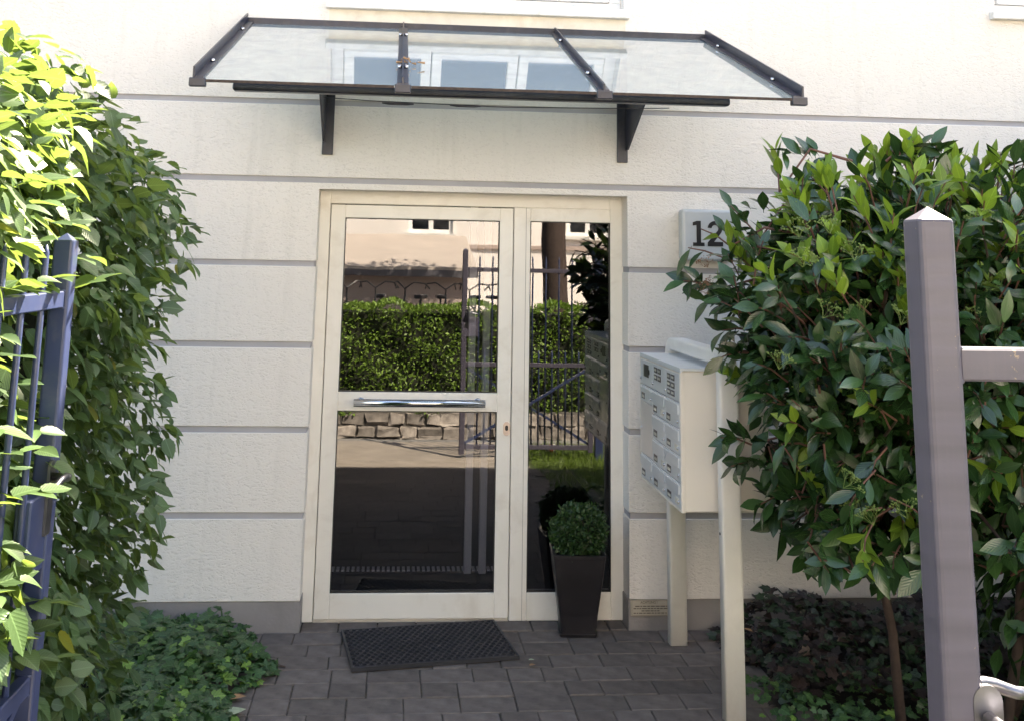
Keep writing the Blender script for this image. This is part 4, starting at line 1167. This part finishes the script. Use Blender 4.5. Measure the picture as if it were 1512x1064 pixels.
def tree(x, y, h, r, cr, label, seed):
    rs = random.Random(seed); t = thing('street_tree', (x, y, -.7), label, 'tree')
    tube('trunk', [(x, y, -.75), (x+.02, y, .8), (x-.05, y+.02, 2.2), (x+.02, y, h*.62), (x, y, h*.9)], [r*1.25, r, r*.93, r*.6, r*.2], M['bark'], t, 12)
    bm = bmesh.new()
    for k in range(14):
        a = rs.uniform(0, 6.28); z0 = h*rs.uniform(.42, .8); L = cr*rs.uniform(.6, .95)
        add_tube(bm, [(x, y, z0), (x+L*.5*math.cos(a), y+L*.5*math.sin(a), z0+L*.35), (x+L*math.cos(a), y+L*math.sin(a), z0+L*.6)], [r*.35, r*.2, r*.06], 6, False)
    finish('branches', bm, M['bark'], t)
    m = 5200; v = unit(rng.normal(size=(m, 3))); cc = np.array([x, y, h*.78])
    blob = 1+.22*np.sin(v[:, 0]*5+seed)*np.sin(v[:, 1]*5+v[:, 2]*4)
    p = cc+v*np.array([cr, cr, cr*.72])*(blob*rng.uniform(.45, 1, m)**.6)[:, None]
    foliage(t, PRIV, p, unit(v+rng.normal(0, .7, (m, 3))), unit(v+np.array([0, 0, .5])+rng.normal(0, .5, (m, 3))), rng.uniform(.13, .24, m), [(M['treeleaf'], np.ones(m, bool))], 0, mass='crown')
tree(2.55, -10.3, 7.5, .20, 2.3, 'street tree with a thick dark trunk behind the far hedge', 1)
tree(-5.5, -11.0, 7.0, .16, 2.2, 'street tree farther left behind the far hedge', 2)
# far house
fh = thing('far_house', (0, -20, -.7), 'sunlit pinkish cream house across the street with white windows', 'building')
FX0, FX1, FH = -13.0, 15.0, 8.6
fw = []
for k in range(-3, 4):
    for z in (2.42, 5.4):
        fw.append((.42+k*3.87, 1.50+k*3.87, z, z+1.35))
fw = [q for q in fw if q[0] > FX0+.5 and q[1] < FX1-.5]
wall_with_holes('front_wall', FX0, FX1, -.8, FH, fw, -20.0, -20.3, M['far_wall'], fh)
box('body_core', FX0, FX1, -28, -20.6, -.8, FH-.05, M['dark_room'], fh)
bm = bmesh.new(); prism(bm, [(-19.5, FH), (-24.3, FH+3.2), (-29, FH), (-29, FH+.18), (-24.3, FH+3.4), (-19.5, FH+.18)], 'X', FX0-.4, FX1+.4); finish('roof', bm, M['tile'], fh)
for a, b_, c, d in fw:
    bm = bmesh.new()
    for q in ((a, b_, c, c+.09), (a, b_, d-.09, d), (a, a+.09, c+.09, d-.09), (b_-.09, b_, c+.09, d-.09), ((a+b_)/2-.06, (a+b_)/2+.06, c+.09, d-.09)):
        add_box(bm, q[0], q[1], -20.14, -20.08, q[2], q[3])
    f_ = finish('window', bm, M['white_frame'], fh)
    box('pane', a+.08, b_-.08, -20.13, -20.12, c+.08, d-.08, M['window_glass'], f_)
    box('sill', a-.08, b_+.08, -20.10, -19.88, c-.09, c-.005, M['sill'], f_)
for z in (2.08, 5.05):
    box('string_course', FX0, FX1, -19.999, -19.93, z, z+.09, M['garage_wall'], fh)
# garage in front of it
ga = thing('garage', (-3.5, -15.5, -.7), 'low garage with a dark fascia and a sloping roof across the street', 'building')
box('garage_wall', -9.5, 1.52, -18.5, -15.4, -.8, 1.50, M['garage_wall'], ga)
bm = bmesh.new(); prism(bm, [(-15.15, 1.60), (-15.15, 1.66), (-18.8, 2.35), (-18.8, 2.27)], 'X', -9.7, 1.72); finish('roof', bm, M['garage_roof'], ga)
box('fascia', -9.72, 1.74, -15.19, -15.13, 1.47, 1.60, M['fascia'], ga)
# bicycles parked behind the far hedge, only their bars show over it
def bike():
    t = thing('bicycle', (0, 0, 0), 'x', 'bicycle', 'bicycles parked behind the far hedge')
    z = .33
    for yy in (-.52, .52):
        bm = bmesh.new()
        ring = [(0, yy+.32*math.cos(a), z+.32*math.sin(a)) for a in [2*math.pi*k/20 for k in range(21)]]
        add_tube(bm, ring, .018, 6, False); w_ = finish('wheel', bm, M['tyre'], t)
        bm = bmesh.new()
        for k in range(0, 20, 2): add_tube(bm, [(0, yy, z), ring[k]], .0025, 3, False)
        finish('spokes', bm, M['chrome'], w_)
    bm = bmesh.new()
    for a, b_ in (((0, -.52, z), (0, -.1, z-.02)), ((0, -.52, z), (0, -.2, .72)), ((0, -.1, z-.02), (0, -.2, .95)), ((0, -.1, z-.02), (0, .36, .82)), ((0, -.2, .74), (0, .34, .90)), ((0, .52, z), (0, .34, 1.02))):
        add_tube(bm, [a, b_], .016, 6)
    finish('frame', bm, M['bike'], t)
    bm = bmesh.new(); add_tube(bm, [(-.28, .05, 1.10), (-.27, .20, 1.18), (-.15, .33, 1.20), (0, .36, 1.10), (.15, .33, 1.20), (.27, .20, 1.18), (.28, .05, 1.10)], .013, 6)
    add_tube(bm, [(0, .34, 1.0), (0, .36, 1.1)], .013, 6); finish('handlebar', bm, M['bike'], t)
    bm = bmesh.new(); add_box(bm, -.07, .07, -.32, -.08, .94, 1.0, .02, 2); finish('saddle', bm, M['bike'], t)
    return t
proto = bike(); specs = [(-1.3, .2), (-.75, -.3), (-.15, .15), (.42, .5), (.85, -.1), (1.35, .25), (1.75, -.4)]
names = ('leftmost bicycle parked behind the far hedge', 'second bicycle from the left behind the far hedge', 'third bicycle from the left behind the far hedge', 'middle bicycle of the row behind the far hedge', 'third bicycle from the right behind the far hedge', 'second bicycle from the right behind the far hedge', 'rightmost bicycle parked behind the far hedge, near the trunk')
def copy_tree(o, parent=None):
    c = o.copy(); COL.objects.link(c); c.parent = parent
    for ch in list(o.children): copy_tree(ch, c)
    return c
for i, (x, a) in enumerate(specs):
    o = proto if i == 0 else copy_tree(proto)
    o.location = (x, -11.15, .27); o.rotation_euler = (0, 0, a); o['label'] = names[i]
b = box('yard', -30, 30, -19.9, -9.9, -.75, .245, M['slab']); tag(b, kind='structure')
